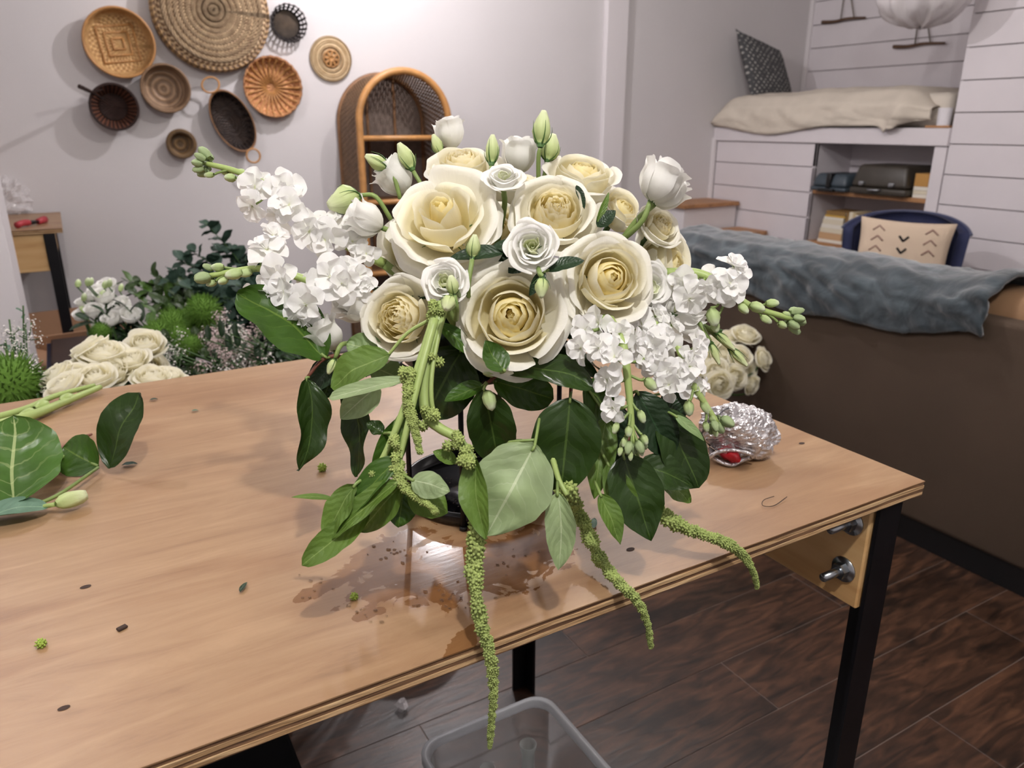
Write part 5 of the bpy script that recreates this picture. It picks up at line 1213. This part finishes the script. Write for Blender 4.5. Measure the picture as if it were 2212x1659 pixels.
t.leaf((888, 1036), (972, 1062), 62, .585, 'amar_back', .0, (.1, .4, 1), P(862, 1020, .597), bend=.06, fold=-.15, wave=.1)
t.leaf((880, 1058), (968, 1108), 78, .60, 'amar_leaf', .01, (.1, .4, 1), P(864, 1040, .597), bend=.05, fold=.1, wave=.1)
t = Branch('amaranthus_stem', 'thick amaranthus tassel crossing the table towards the front edge', 'flower', P(1215, 1010, .66))
tassel(t, [P(1222, 1062, .645), PZ(1242, 1095, .945), PZ(1264, 1140, .930), PZ(1300, 1213, .916), PZ(1342, 1264, .914), PY(1378, 1300, .437), PY(1398, 1345, .434), PY(1406, 1400, .434)], .0085, .0026, .72)
t.part('stem', tube([P(1205, 900, .70), P(1190, 960, .67), P(1205, 1030, .645), P(1225, 1070, .635)], (.0035, .002), 7, 14), 'stem_pale')
t.leaf((1204, 1062), (1206, 1232), 66, .605, 'amar_back', -.0, (-.4, .2, 1), P(1204, 1040, .64), bend=.05, fold=.25, wave=.25, twist=.5, curve=-.06)
t.leaf((1296, 1066), (1340, 1176), 52, .645, 'amar_leaf', -.0, (.3, .3, 1), P(1285, 1040, .66), bend=.06, fold=.2, twist=.3)
t.leaf((1312, 1000), (1385, 1155), 66, .665, 'amar_leaf', -.0, (-.4, .3, 1), P(1290, 960, .68), bend=.08, fold=.1, wave=.1)
t = Branch('amaranthus_stem', 'shorter amaranthus tassel arching over the bare table corner', 'flower', P(1400, 1070, .70))
tassel(t, [PZ(1432, 1112, .950), PZ(1470, 1136, .940), PZ(1520, 1154, .934), PZ(1572, 1174, .922), PY(1606, 1200, .440), PY(1626, 1232, .436), PY(1636, 1268, .436)], .0075, .0025, .68)
t.part('stem', tube([P(1350, 900, .71), P(1380, 1000, .70), P(1405, 1080, .69), PZ(1432, 1112, .950)], (.003, .002), 7, 14), 'stem_pale')
t.leaf((1430, 1030), (1492, 1086), 62, .70, 'amar_leaf', .0, (.2, .5, .8), P(1395, 1040, .70), bend=.06, fold=.15, wave=.2)
# long bare stems of the right side
t = Branch('stem_bundle', 'thin dark flower stems fanning out above the rose bucket', 'stems', P(1420, 660, .75))
for a, b in (((1412, 655), (1530, 745)), ((1420, 690), (1500, 690)), ((1430, 700), (1560, 715)), ((1400, 700), (1450, 760))): t.part('stem', tube([P(*a, .745), P((a[0]+b[0])/2, (a[1]+b[1])/2-8, .735), P(*b, .73)], .0016, 6, 8), 'stem_dark')
# ================================================================== other things on the table
# foil parcel
c = PZ(1592, 985, TZ); fx = P(1592, 985, .8)
t = T('foil_parcel', 'crumpled silver foil parcel with a red opening on the table', 'parcel', c)
RR = CR.copy(); FW = V((CF.x, CF.y, 0)).normalized()
def foilpt(u, v):
    a = u*2*PI; b = -PI/2+PI*v
    d_ = V((math.cos(a)*math.cos(b), math.sin(a)*math.cos(b), math.sin(b)))
    n1 = noise.fractal(d_*2.2+V((3, 1, 0)), .8, 2.1, 5); n2 = abs(noise.noise(d_*5.5+V((7, 0, 0))))
    n3 = abs(noise.noise(d_*11+V((2, 5, 0)))); r = 1+.12*n1-.13*n2-.04*n3
    # pinch a mouth towards the lower left front
    m_ = math.exp(-((d_-V((-.45, -.80, -.38)).normalized()).length/.42)**2); r -= .34*m_
    p = V((d_.x*.048*(1.0 if d_.x > 0 else 1.08), d_.y*.034, d_.z*.036))*r
    p.z += .006*d_.x*(-1)
    return c + RR*p.x + FW*p.y + V((0, 0, max(p.z+.034, .0008)))
t.part('wrapper', grid(84, 46, foilpt), 'foil', False)
mo = c+RR*(-.017)-FW*.020+V((0, 0, .012))
lip = [mo+RR*(.021*math.cos(a)*(1.15))+V((0, 0, .0085*math.sin(a)))+RR*.004*math.sin(2*a)-FW*(.011+.003*math.sin(3*a)) for a in [2*PI*i/24 for i in range(25)]]
t.part('crumpled_lip', tube(lip, .0028, 6), 'foil')
t.part('red_filling', blob(mo-FW*.004, .014, sc=(1.25, .6, .5), ax=V((0, 0, 1)), n=14, m=8, amp=.3), 'red_plastic')
t.part('seam', tube([foilpt(.50+.12*math.sin(PI*i/10)*0+.10*i/10, .25+.6*i/10) + (foilpt(.50+.10*i/10, .25+.6*i/10)-c).normalized()*.0006 for i in range(11)], .0012, 6), 'foil_tape')
for k, (dx, dy, l) in enumerate(((-.05, -.018, .03), (-.047, -.004, .026))):
    p = c+RR*dx+FW*dy; g = grid(8, 6, lambda u, v: p+RR*(-l*u*.4+.02)+FW*((v-.5)*.026)+V((0, 0, .002+.014*u*(1-k*.3)+.004*math.sin(9*v+4*u)))); o = t.part('foil_flap', g, 'foil')
# greenery bunch at the left
t = Branch('cut_greens', 'cut leafy greens lying on the table with a big veined leaf', 'greens', PZ(60, 1040, TZ))
for k, pp in enumerate(([(-60, 935), (60, 900), (130, 872), (217, 836)], [(-60, 915), (50, 885), (120, 855), (205, 832)])):
    pts = [PZ(a, b, TZ+.010+.003*k) for a, b in pp]; t.part('stem', tube(pts, ((.0085, .0042), (.0055, .0032))[k], 9, 20), 'stem_pale')
for (a, b) in ((145, 862), (60, 895), (90, 878)): t.part('stem_node', blob(PZ(a, b, TZ+.011), .0095, ax=PZ(217, 836, TZ)-PZ(60, 900, TZ), sc=(.9, .9, 1.4), n=10, m=6, amp=.2), 'stem_pale')
def tleaf(b, zb, e, ze, w_, mat, nrm, **k):
    B, E = PZ(*b, zb), PZ(*e, ze) if not isinstance(e, Vector) else e
    return t.part('leaf', leafgeo(B, E, w_, nrm, **k), mat)
B = PZ(22, 1092, TZ+.012); d_ = (B-CAMLOC).dot(CF)
t.part('leaf', leafgeo(B, P(30, 898, d_+.035), .098, D3(.1, .35, 1), bend=-.06, fold=-.06, wave=.05, peak=.5, nv=22, nu=12), 'shine_leaf')
B = PZ(234, 1012, TZ+.010); d_ = (B-CAMLOC).dot(CF); t.part('leaf', leafgeo(B, P(302, 848, d_+.01), .060, D3(-.3, .3, 1), bend=.06, fold=.12, peak=.55, nv=20), 'salal')
B = PZ(212, 1008, TZ+.010); d_ = (B-CAMLOC).dot(CF)
t.part('leaf', leafgeo(B, P(135, 965, d_+.02), .052, D3(0, .3, 1), bend=.08, fold=.1, peak=.5), 'salal_mid')
t.part('leaf', leafgeo(P(140, 985, d_+.02), P(100, 1020, d_+.04), .055, D3(-.1, .3, 1), bend=.05, fold=.1, peak=.5), 'salal_mid')
t.part('leaf', leafgeo(PZ(-70, 1135, TZ+.004), PZ(106, 1092, TZ+.010), .045, V((0, 0, 1)), bend=.10, fold=.12, peak=.5), 'blue_leaf')
t.part('leaf', leafgeo(PZ(-10, 1030, TZ+.03), PZ(110, 985, TZ+.012), .05, V((0, 0, 1))-CF*.5, bend=.10, fold=.12, peak=.5), 'salal_mid')
for pp in ([(95, 990, .008), (165, 950, .006), (198, 938, .004)], [(112, 1000, .02), (150, 985, .016), (212, 1006, .010)], [(40, 1100, .008), (120, 1072, .010), (212, 1010, .010)]):
    t.part('stem', tube([PZ(a, b, TZ+z) for a, b, z in pp], (.0026, .0018), 6, 12), 'stem' if pp[0][1] != 990 else 'stem_red')
q0, q1 = PZ(118, 1090, TZ+.013), PZ(188, 1068, TZ+.013)
ax = (q1-q0).normalized(); tt = T('flower_bud', 'cream lisianthus bud lying on the table beside the cut greens', 'bud', q0)
M = at(q0, ax, (q1-q0).length); w_ = .27
tt.part('bud', xf(revolve([(0, 0), (w_*.4, .04), (w_*.85, .2), (w_*1.0, .42), (w_*.95, .62), (w_*.85, .82), (w_*.6, .98), (0, .95)], 20, lambda r, z, a, s: (r*(1+.08*math.cos(5*a+z*4)), z)), M), 'bud')
sepals(tt, q0, ax, .022, .0009, 5, .34, -.3); tt.part('stem', tube([q0, PZ(70, 1098, TZ+.006), PZ(-40, 1115, TZ+.004)], (.0026, .002), 7, 12), 'stem_pale')
# loose bits
for k, (px, py, ln, an, m_, lab) in enumerate(((280, 1003, .018, .2, 'euc_leaf', 'small fallen grey green leaf near the dark upright leaf'), (332, 863, .012, .3, 'euc_leaf', 'tiny fallen grey leaf towards the back edge of the table'), (421, 887, .010, .1, 'blue_leaf', 'tiny pale fallen leaf alone on the table back'), (526, 1268, .016, 1.5, 'ruscus', 'dark green needle leaf lying on the bare table'), (1283, 1130, .022, 1.45, 'blue_leaf', 'blue green sliver of leaf below the hanging leaves'))):
    c = PZ(px, py, TZ+.002); d_ = (CR*math.cos(an)+FW*math.sin(an))
    one('fallen_leaf', leafgeo(c-d_*ln/2, c+d_*ln/2, ln*(.55 if k < 3 else .3), V((0, 0, 1)), bend=.06, fold=.15, nv=8, nu=4), m_, lab, 'leaf', c-V((0, 0, .002)))
for k, (px, py, r, lab) in enumerate(((88, 1390, .0042, 'tiny green seed clump on the front of the table'), (765, 1288, .0038, 'tiny green seed clump in the spilled water'), (696, 1010, .0055, 'green seed clump near the curled hanging leaf'))):
    g = CL[k]; c = PZ(px, py, TZ+r*.8); one('seed_clump', ([c+v*r for v in g[0]], g[1]), 'amar_bit', lab, 'seed clump', c-V((0, 0, r*.8)), kind='stuff')
one('bark_chip', xf(box(-.004, .004, -.0025, .0025, 0, .002, .0006, 1), Matrix.Translation(PZ(264, 1358, TZ+.0004)) @ Matrix.Rotation(.4, 4, 'Z')), 'grit', 'small dark bark chip on the bare table', 'chip', smooth=False)
for k, (px, py, r) in enumerate(((185, 1268, .0036), (138, 1530, .0032), (1732, 958, .0036), (1362, 1187, .0036))):
    c = PZ(px, py, TZ); one('knot_hole', ([c+V((r*math.cos(a)*1.3, r*math.sin(a)*.8, .0004)) for a in [2*PI*i/14 for i in range(14)]]+[c+V((r*.6*math.cos(a)*1.3, r*.6*math.sin(a)*.8, -.0008+.0011)) for a in [2*PI*i/14 for i in range(14)]], [(i, (i+1) % 14, (i+1) % 14+14, i+14) for i in range(14)]+[tuple(range(14, 28))]), 'grit', ('dark nail hole in the veneer near the bark chip', 'dark nail hole close to the front edge', 'dark nail hole beside the foil parcel', 'dark nail hole under the hanging leaves')[k], 'hole', smooth=False)
# water drops
rs = random.Random(5); gs = []
for (cx, cy, sx, sy, n_) in ((850, 1195, 60, 22, 16), (930, 1290, 60, 26, 16), (790, 1330, 60, 14, 10), (1010, 1300, 40, 20, 8), (690, 1260, 50, 20, 8), (1110, 1210, 50, 30, 8)):
    for k in range(n_):
        q = PZ(cx+rs.gauss(0, sx*.6), cy+rs.gauss(0, sy*.6), TZ+.0003); r = rs.uniform(.0006, .0019)
        gs.append(([v for v in blob(q, r, sc=(rs.uniform(1, 1.8), rs.uniform(.8, 1.3), .45), n=9, m=5)[0]], blob(q, r, n=9, m=5)[1]))
one('water_drops', join(*gs)[:2], 'water', 'scattered drops of spilled water on the plywood', 'water', PZ(900, 1260, TZ), kind='stuff')
one('wire_curl', tube([PZ(a, b, TZ+.0015+z) for a, b, z in ((1672, 1072, 0), (1650, 1080, .001), (1648, 1092, .001), (1672, 1092, 0), (1700, 1073, .001))], .0004, 5, 24), 'grit', 'fine dark thread curled on the table corner', 'thread')

# ================================================================== buckets of flowers behind the table
def bucket(label, cx, cy, r, h, mat='black_plastic'):
    t = T('flower_bucket', label, 'bucket', (cx, cy, 0))
    g = revolve([(0, .004), (r*.78, .004), (r, h), (r*1.05, h), (r*1.05, h-.015), (r*1.02, h-.016), (r*.80, 0), (0, 0)], 36)
    t.part('body', ([v+V((cx, cy, 0)) for v in g[0]], g[1], g[2]), mat)
    t.part('rim', ringtube(V((cx, cy, h)), r*1.02, .006, 40), mat); return V((cx, cy, h))
def bloom_mesh(seed, kind):
    """whole small flower head whose petals meet at the base: one connected surface"""
    rs_ = random.Random(seed); vs, fs, uv = [V((0, 0, -.6))], [], [(0, 0)]
    lay = [l[:4] for l in SPIRAL] if kind == 'rose' else [(3, 1.15, [(.03, -.6), (.30, -.35), (.40, .0), (.36, .4), (.42, .55)], 1), (5, 1.0, [(.03, -.6), (.5, -.4), (.78, -.0), (.74, .32), (.9, .45)], 1.05)]
    for (n_, beta, pr, k) in lay:
        off = rs_.random()*6
        for q in range(n_):
            g = petal([(a*rs_.uniform(.95, 1.05), b) for a, b in pr], beta, off+2*PI*q/n_, k, .022, .06, .32, nu=8, ns=7, rs=rs_, tuck=.05, tilt=rs_.uniform(-.1, .1)); b0 = len(vs); NU = 9
            vs += g[0][NU:]; uv += g[2][NU:]
            for i in range(8): fs.append((0, b0+i, b0+i+1))
            for (a, b, c_, d_) in g[1][8:]: fs.append((a-NU+b0, b-NU+b0, c_-NU+b0, d_-NU+b0))
    return mesh('bloom', vs, fs, 'bgrose' if kind == 'rose' else 'lis', True, uv)
BR = [bloom_mesh(i, 'rose') for i in range(4)]; BL = [bloom_mesh(20+i, 'lis') for i in range(3)]
LEAFM = {m_: mesh('leaf', *leafgeo((0, 0, 0), (0, 1, 0), w_, (0, 0, 1), bend=.08, fold=.15, nu=4, nv=8, peak=.5)[:2], m_, True, leafgeo((0, 0, 0), (0, 1, 0), w_, (0, 0, 1), nu=4, nv=8)[2]) for m_, w_ in (('salal', .5), ('euc_leaf', .85), ('salal_mid', .5), ('ruscus', .4), ('blue_leaf', .6))}
def lmtx(p, d_, L, up=V((0, 0, 1))):
    y_ = d_.normalized(); x_ = y_.cross(up); x_ = x_.normalized() if x_.length > 1e-3 else V((1, 0, 0)); z_ = x_.cross(y_)
    return Matrix.Translation(p) @ Matrix((x_, y_, z_)).transposed().to_4x4() @ Matrix.Rotation(random.uniform(-.6, .6), 4, 'Y') @ Matrix.Scale(L, 4)
def bgflower(name, label, cat, group, head, bk, me, R, ax, leaves=2, lm='salal', stemr=.0035):
    t = T(name, label, cat, head, group); foot = V((bk.x+(head.x-bk.x)*.25, bk.y+(head.y-bk.y)*.25, .02))
    t.inst('bloom', me, at(head, ax, R, random.random()*6)); sp = [head-ax*R*.55, head-ax*R*.9+V((0, 0, -.05)), V((bk.x+(head.x-bk.x)*.6, bk.y+(head.y-bk.y)*.6, max(.1, bk.z-.02))), foot]
    t.part('stem', tube(sp, stemr, 6, 10), 'stem_dark')
    for k in range(leaves):
        p = sp[1].lerp(sp[2], random.uniform(.1, .7)); a = random.random()*6.28; t.inst('leaf', LEAFM[lm], lmtx(p, V((math.cos(a), math.sin(a), .3)), random.uniform(.05, .075)))
    return t
# near white roses behind the table
bk = bucket('black bucket of white roses right behind the table edge', .24, 1.62, .13, .42)
G = 'white roses in the bucket behind the table'
for k, (px, py, y, R, n_, lab) in enumerate(((190, 752, 1.55, .046, (-.5, .8, .3), 'white rose leaning over the bucket rim beside the dark bin'), (222, 762, 1.52, .050, (.15, .8, .5), 'full white rose standing above the others behind the table'), (283, 778, 1.50, .040, (0, .75, .7), 'compact white rose next to the full one behind the table'), (312, 742, 1.62, .046, (.2, .7, .7), 'ruffled white rose high in the bucket behind the table'), (322, 790, 1.66, .042, (.5, .2, .8), 'white rose below the ruffled one behind the table'), (120, 812, 1.48, .04, (-.4, .6, .6), ''), (160, 812, 1.46, .042, (-.1, .8, .5), ''), (205, 815, 1.44, .042, (.1, .7, .6), ''), (240, 805, 1.48, .04, (.1, .6, .7), ''), (330, 815, 1.45, .044, (.2, .8, .5), ''), (365, 812, 1.46, .036, (.3, .8, .4), ''), (135, 835, 1.42, .04, (-.3, .7, .6), ''))):
    h = PY(px, py, y); bgflower('white_rose', lab or 'white rose low in the bucket just behind the table edge', 'rose', G, h, bk, BR[k % 4], R*.86, D3(*n_), 2)
# rose bucket by the sofa
bk = bucket('dark bucket of cream roses on the floor before the sofa', 1.50, 1.92, .12, .38)
G = 'cream roses in the bucket by the sofa'
for k, (px, py, y, R, n_) in enumerate(((1612, 722, 1.95, .052, (.1, .7, .7)), (1650, 775, 1.85, .046, (.7, .2, .7)), (1560, 760, 1.95, .055, (-.1, .5, .8)), (1600, 770, 1.85, .046, (.2, .3, .9)), (1545, 800, 1.85, .046, (-.3, .2, .9)), (1555, 830, 1.80, .052, (0, -.1, 1)), (1590, 815, 1.82, .045, (.3, 0, .9)), (1625, 832, 1.82, .038, (.6, -.3, .6)), (1580, 725, 2.02, .05, (-.2, .8, .4)), (1520, 780, 1.95, .05, (-.5, .3, .7)), (1635, 745, 1.98, .04, (.4, .7, .4)), (1500, 800, 1.95, .05, (-.5, .3, .7)), (1530, 745, 2.0, .05, (-.4, .6, .4)), (1612, 800, 1.9, .045, (.2, .1, .9)))):
    h = PY(px, py, y); bgflower('cream_rose', 'cream rose in the bunch standing between table and sofa', 'rose', G, h, bk, BR[k % 4], R, D3(*n_), 2, 'ruscus')
# lisianthus bunch
bk = bucket('black bucket of white lisianthus by the bench leg', .30, 2.45, .12, .36)
G = 'white lisianthus in the bucket by the bench'
rs = random.Random(21)
for k, (px, py, y, R) in enumerate(((195, 640, 2.4, .026), (215, 635, 2.42, .034), (232, 618, 2.45, .03), (226, 640, 2.38, .034), (262, 662, 2.35, .036), (282, 683, 2.3, .032), (258, 684, 2.32, .03), (205, 672, 2.35, .03), (178, 655, 2.4, .022), (180, 680, 2.4, .03), (212, 665, 2.38, .026), (240, 690, 2.3, .03))):
    h = PY(px, py, y); bgflower('white_lisianthus', 'white lisianthus in the bunch beside the bench leg', 'flower', G, h, bk, BL[k % 3], R, D3(rs.uniform(-.5, .5), .7, .6), 3, 'salal')
for k in range(14):
    h = PY(rs.uniform(165, 285), rs.uniform(615, 690), 2.38); t = T('small_bud', 'small green white bud in the lisianthus bunch by the bench', 'bud', h, 'buds in the lisianthus bunch')
    t.inst('bud', SB, at(h, V((rs.uniform(-.5, .5), rs.uniform(-.5, .5), 1)), .026)); t.part('stem', tube([h, V((bk.x, bk.y, bk.z)).lerp(h, .3), V((bk.x, bk.y, .05))], .002, 5, 6), 'stem_dark')
# eucalyptus and dark foliage
def foliage(name, label, group, tip, bk, lm, L, n_, spread=.06, lean=V((0, 0, 0)), droop=.0, roundl=False, start=.25):
    t = T(name, label, 'foliage', V((bk.x, bk.y, .02)), group); pts = [V((bk.x, bk.y, .02)), V((bk.x, bk.y, bk.z)).lerp(tip, .15), bk.lerp(tip, .6)+lean+V((0, 0, .05)), tip]
    cs = catmull(pts, 40); t.part('stem', tube(cs, (.004, .0014), 6), 'stem_dark')
    for k in range(n_):
        q = start+(1-start)*(k+1)/n_; i = min(int(q*40), 39); p = cs[i]; dr = (cs[i+1]-cs[i]).normalized(); a = k*2.4; s = Quaternion(dr, a) @ dr.orthogonal().normalized()
        t.inst('leaf', LEAFM[lm], lmtx(p, s+dr*.5+V((0, 0, -droop)), L*random.uniform(.75, 1.2)*(1.1-.4*q)))
    return t
bk = bucket('tall dark bucket of eucalyptus against the white wall', .72, 3.05, .15, .40)
rs = random.Random(8)
for k, (px, py, y) in enumerate(((443, 480, 2.95), (412, 540, 2.9), (470, 530, 3.0), (508, 535, 3.05), (535, 560, 3.1), (385, 560, 2.9), (365, 590, 2.85), (430, 600, 2.75), (480, 600, 2.75), (520, 620, 2.8), (400, 630, 2.7), (455, 650, 2.65), (545, 620, 2.9), (505, 660, 2.65), (340, 620, 2.9), (560, 600, 3.0))):
    foliage('eucalyptus_stem', 'eucalyptus stem with round grey green leaves in the tall bunch by the wall' if k else 'tallest eucalyptus stem with round leaves rising above the bunch', 'eucalyptus stems', PY(px, py, y), bk, 'euc_leaf', .068, 26, droop=.1, start=.35)
bk = bucket('black bucket of dark leafy branches next to the eucalyptus', .52, 2.75, .13, .38)
for k, (px, py, y) in enumerate(((262, 600, 2.7), (285, 605, 2.65), (325, 590, 2.7), (310, 625, 2.6), (345, 615, 2.65), (340, 650, 2.5), (300, 650, 2.55), (370, 640, 2.55), (385, 665, 2.5), (320, 670, 2.4), (275, 630, 2.6))):
    foliage('leafy_branch', 'dark green leafy branch between lisianthus and eucalyptus', 'leafy branches', PY(px, py, y), bk, 'salal' if k % 3 else 'salal_mid', .075, 14, start=.4)
rs = random.Random(31)
for k in range(16):
    foliage('eucalyptus_stem', 'short eucalyptus stem low in the tall bunch by the wall', 'low eucalyptus stems', PY(rs.uniform(350, 600), rs.uniform(590, 700), rs.uniform(2.5, 2.75)), bk if k % 2 else V((.78, 2.7, .38)), 'euc_leaf', .068, 16, droop=.1, start=.45)
for k in range(9):
    foliage('leafy_branch', 'dark green leafy branch tucked under the white lisianthus', 'branches under the lisianthus', PY(rs.uniform(170, 320), rs.uniform(655, 735), 2.3), V((.30, 2.45, .36)), 'ruscus', .075, 12, start=.4)
# dianthus balls
bk = bucket('dark bucket of fuzzy green dianthus balls', .62, 2.2, .12, .36)
def fuzz(seed, n=420):
    rs_ = random.Random(seed); gs = [blob((0, 0, 0), .78, n=12, m=8)]
    for k in range(n):
        z = 1-2*(k+.5)/n; a = k*2.39996; r = math.sqrt(1-z*z); p = V((r*math.cos(a), r*math.sin(a), z)); q = p+V((rs_.uniform(-.3, .3), rs_.uniform(-.3, .3), rs_.uniform(-.3, .3)))
        s = p.orthogonal().normalized()*.045; gs.append(([p*.7+s, p*.7-s, p*.7+p.cross(s), p*.72+q*.34], [(0, 1, 3), (1, 2, 3), (2, 0, 3)]))
    return mesh('fuzzy_ball', *join(*gs)[:2], 'moss_ball', False)
FZ = [fuzz(i) for i in range(2)]
def ball(label, head, bk, R, group):
    t = T('dianthus_ball', label, 'flower', head, group); t.inst('fuzzy_ball', FZ[0], Matrix.Translation(head) @ Matrix.Rotation(random.random()*6, 4, 'Z') @ Matrix.Scale(R, 4), kind='stuff')
    t.part('stem', tube([head-V((0, 0, R*.5)), V((bk.x, bk.y, bk.z)).lerp(head, .5), V((bk.x, bk.y, .03))], .004, 6, 8), 'stem_dark')
G = 'green dianthus balls in the dark bucket'
for k, (px, py, y, R) in enumerate(((440, 672, 2.2, .050), (372, 700, 2.15, .045), (342, 722, 2.1, .042), (405, 700, 2.25, .045), (218, 718, 2.2, .028), (380, 728, 2.1, .038), (412, 745, 2.0, .03))):
    ball('fuzzy green dianthus ball in the bunch behind the table', PY(px, py, y), bk, R, G)
for k in range(10):
    foliage('leafy_branch', 'dark green leafy branch filling the bucket of dianthus balls', 'branches among the dianthus', PY(rs.uniform(330, 480), rs.uniform(730, 800), 2.0), bk, 'salal', .07, 10, start=.4)
# waxflower
bk = bucket('dark bucket of pinkish waxflower close to the table', .72, 1.85, .12, .40)
def sprig_mesh(seed, m_):
    rs_ = random.Random(seed); vs, fs, uv = [], [], []; gs = []
    for k in range(26):
        p = V((rs_.gauss(0, .42), rs_.gauss(0, .42), rs_.gauss(0, .42))); ax = (p+V((0, 0, .5))).normalized()
        pts = []; mt = at(p, ax, .16, rs_.random()*6)
        ring = [mt @ V((math.cos(2*PI*i/10)*(1 if i % 2 else .45), math.sin(2*PI*i/10)*(1 if i % 2 else .45), .25 if i % 2 else .0)) for i in range(10)]
        gs.append((ring+[p], [(10, i, (i+1) % 10) for i in range(10)]))
    return mesh('blossoms', *join(*gs)[:2], m_, False)
WX = [sprig_mesh(1, 'wax_pink'), sprig_mesh(2, 'wax_white'), sprig_mesh(3, 'wax_pink')]
def wax(label, head, bk, R, group, me, cnt=7):
    t = T('waxflower_stem', label, 'flower', V((bk.x, bk.y, .03)), group); t.part('stem', tube([V((bk.x, bk.y, .03)), V((bk.x, bk.y, bk.z)).lerp(head, .3), head], (.003, .0015), 6, 8), 'stem_dark')
    for k in range(cnt):
        o = V((random.gauss(0, R*.6), random.gauss(0, R*.6), random.gauss(-R*.4, R*.6))); t.inst('blossoms', me, Matrix.Translation(head+o) @ Matrix.Rotation(random.random()*6, 4, 'Z') @ Matrix.Scale(R*.55, 4), kind='stuff')
        t.part('twig', tube([head+V((0, 0, -R*1.2)), head+o], .001, 5), 'stem_dark')
for k, (px, py, y) in enumerate(((455, 700, 1.9), (490, 695, 1.9), (520, 710, 1.92), (470, 740, 1.82), (505, 750, 1.82), (540, 740, 1.85), (450, 770, 1.75), (490, 780, 1.72), (530, 775, 1.75), (550, 710, 1.95), (500, 720, 1.85))):
    wax('waxflower stem with tiny pinkish blossoms in the bucket close to the table', PY(px, py, y), bk, .042, 'waxflower stems', WX[k % 3])
for k, (px, py, y) in enumerate(((362, 755, 1.8), (380, 770, 1.78), (350, 735, 1.85))):
    wax('thin waxflower stem with pale blossoms beside the white roses', PY(px, py, y), bk, .03, 'pale waxflower stems', WX[1], 4)
for k in range(10):
    foliage('leafy_branch', 'dark green leafy branch among the waxflower', 'branches among the waxflower', PY(rs.uniform(430, 620), rs.uniform(720, 810), 1.75), bk, 'ruscus', .06, 10, start=.4)
# left front corner: small white flowers, sprigs and one green ball
bk = bucket('black bucket of small white flowers at the table corner', -.16, 1.62, .12, .42)
ball('large fuzzy green dianthus ball behind the cut greens', PY(22, 835, 1.50), bk, .062, None)
for k, (px, py, y) in enumerate(((20, 690, 1.62), (55, 700, 1.62), (10, 740, 1.6), (38, 745, 1.58), (90, 800, 1.5), (70, 790, 1.5), (100, 830, 1.47), (15, 780, 1.55), (82, 850, 1.45), (45, 770, 1.55))):
    wax('delicate sprig with small white stars at the white column', PY(px, py, y), bk, .026, 'white starry sprigs', WX[1], 4)
for k, (px, py, y) in enumerate(((50, 660, 1.64), (30, 720, 1.6), (45, 740, 1.6), (12, 735, 1.6), (55, 755, 1.6))):
    foliage('green_sprig', 'thin green sprig with tiny leaves before the white column', 'green sprigs', PY(px, py, y), bk, 'blue_leaf', .022, 18, start=.45)
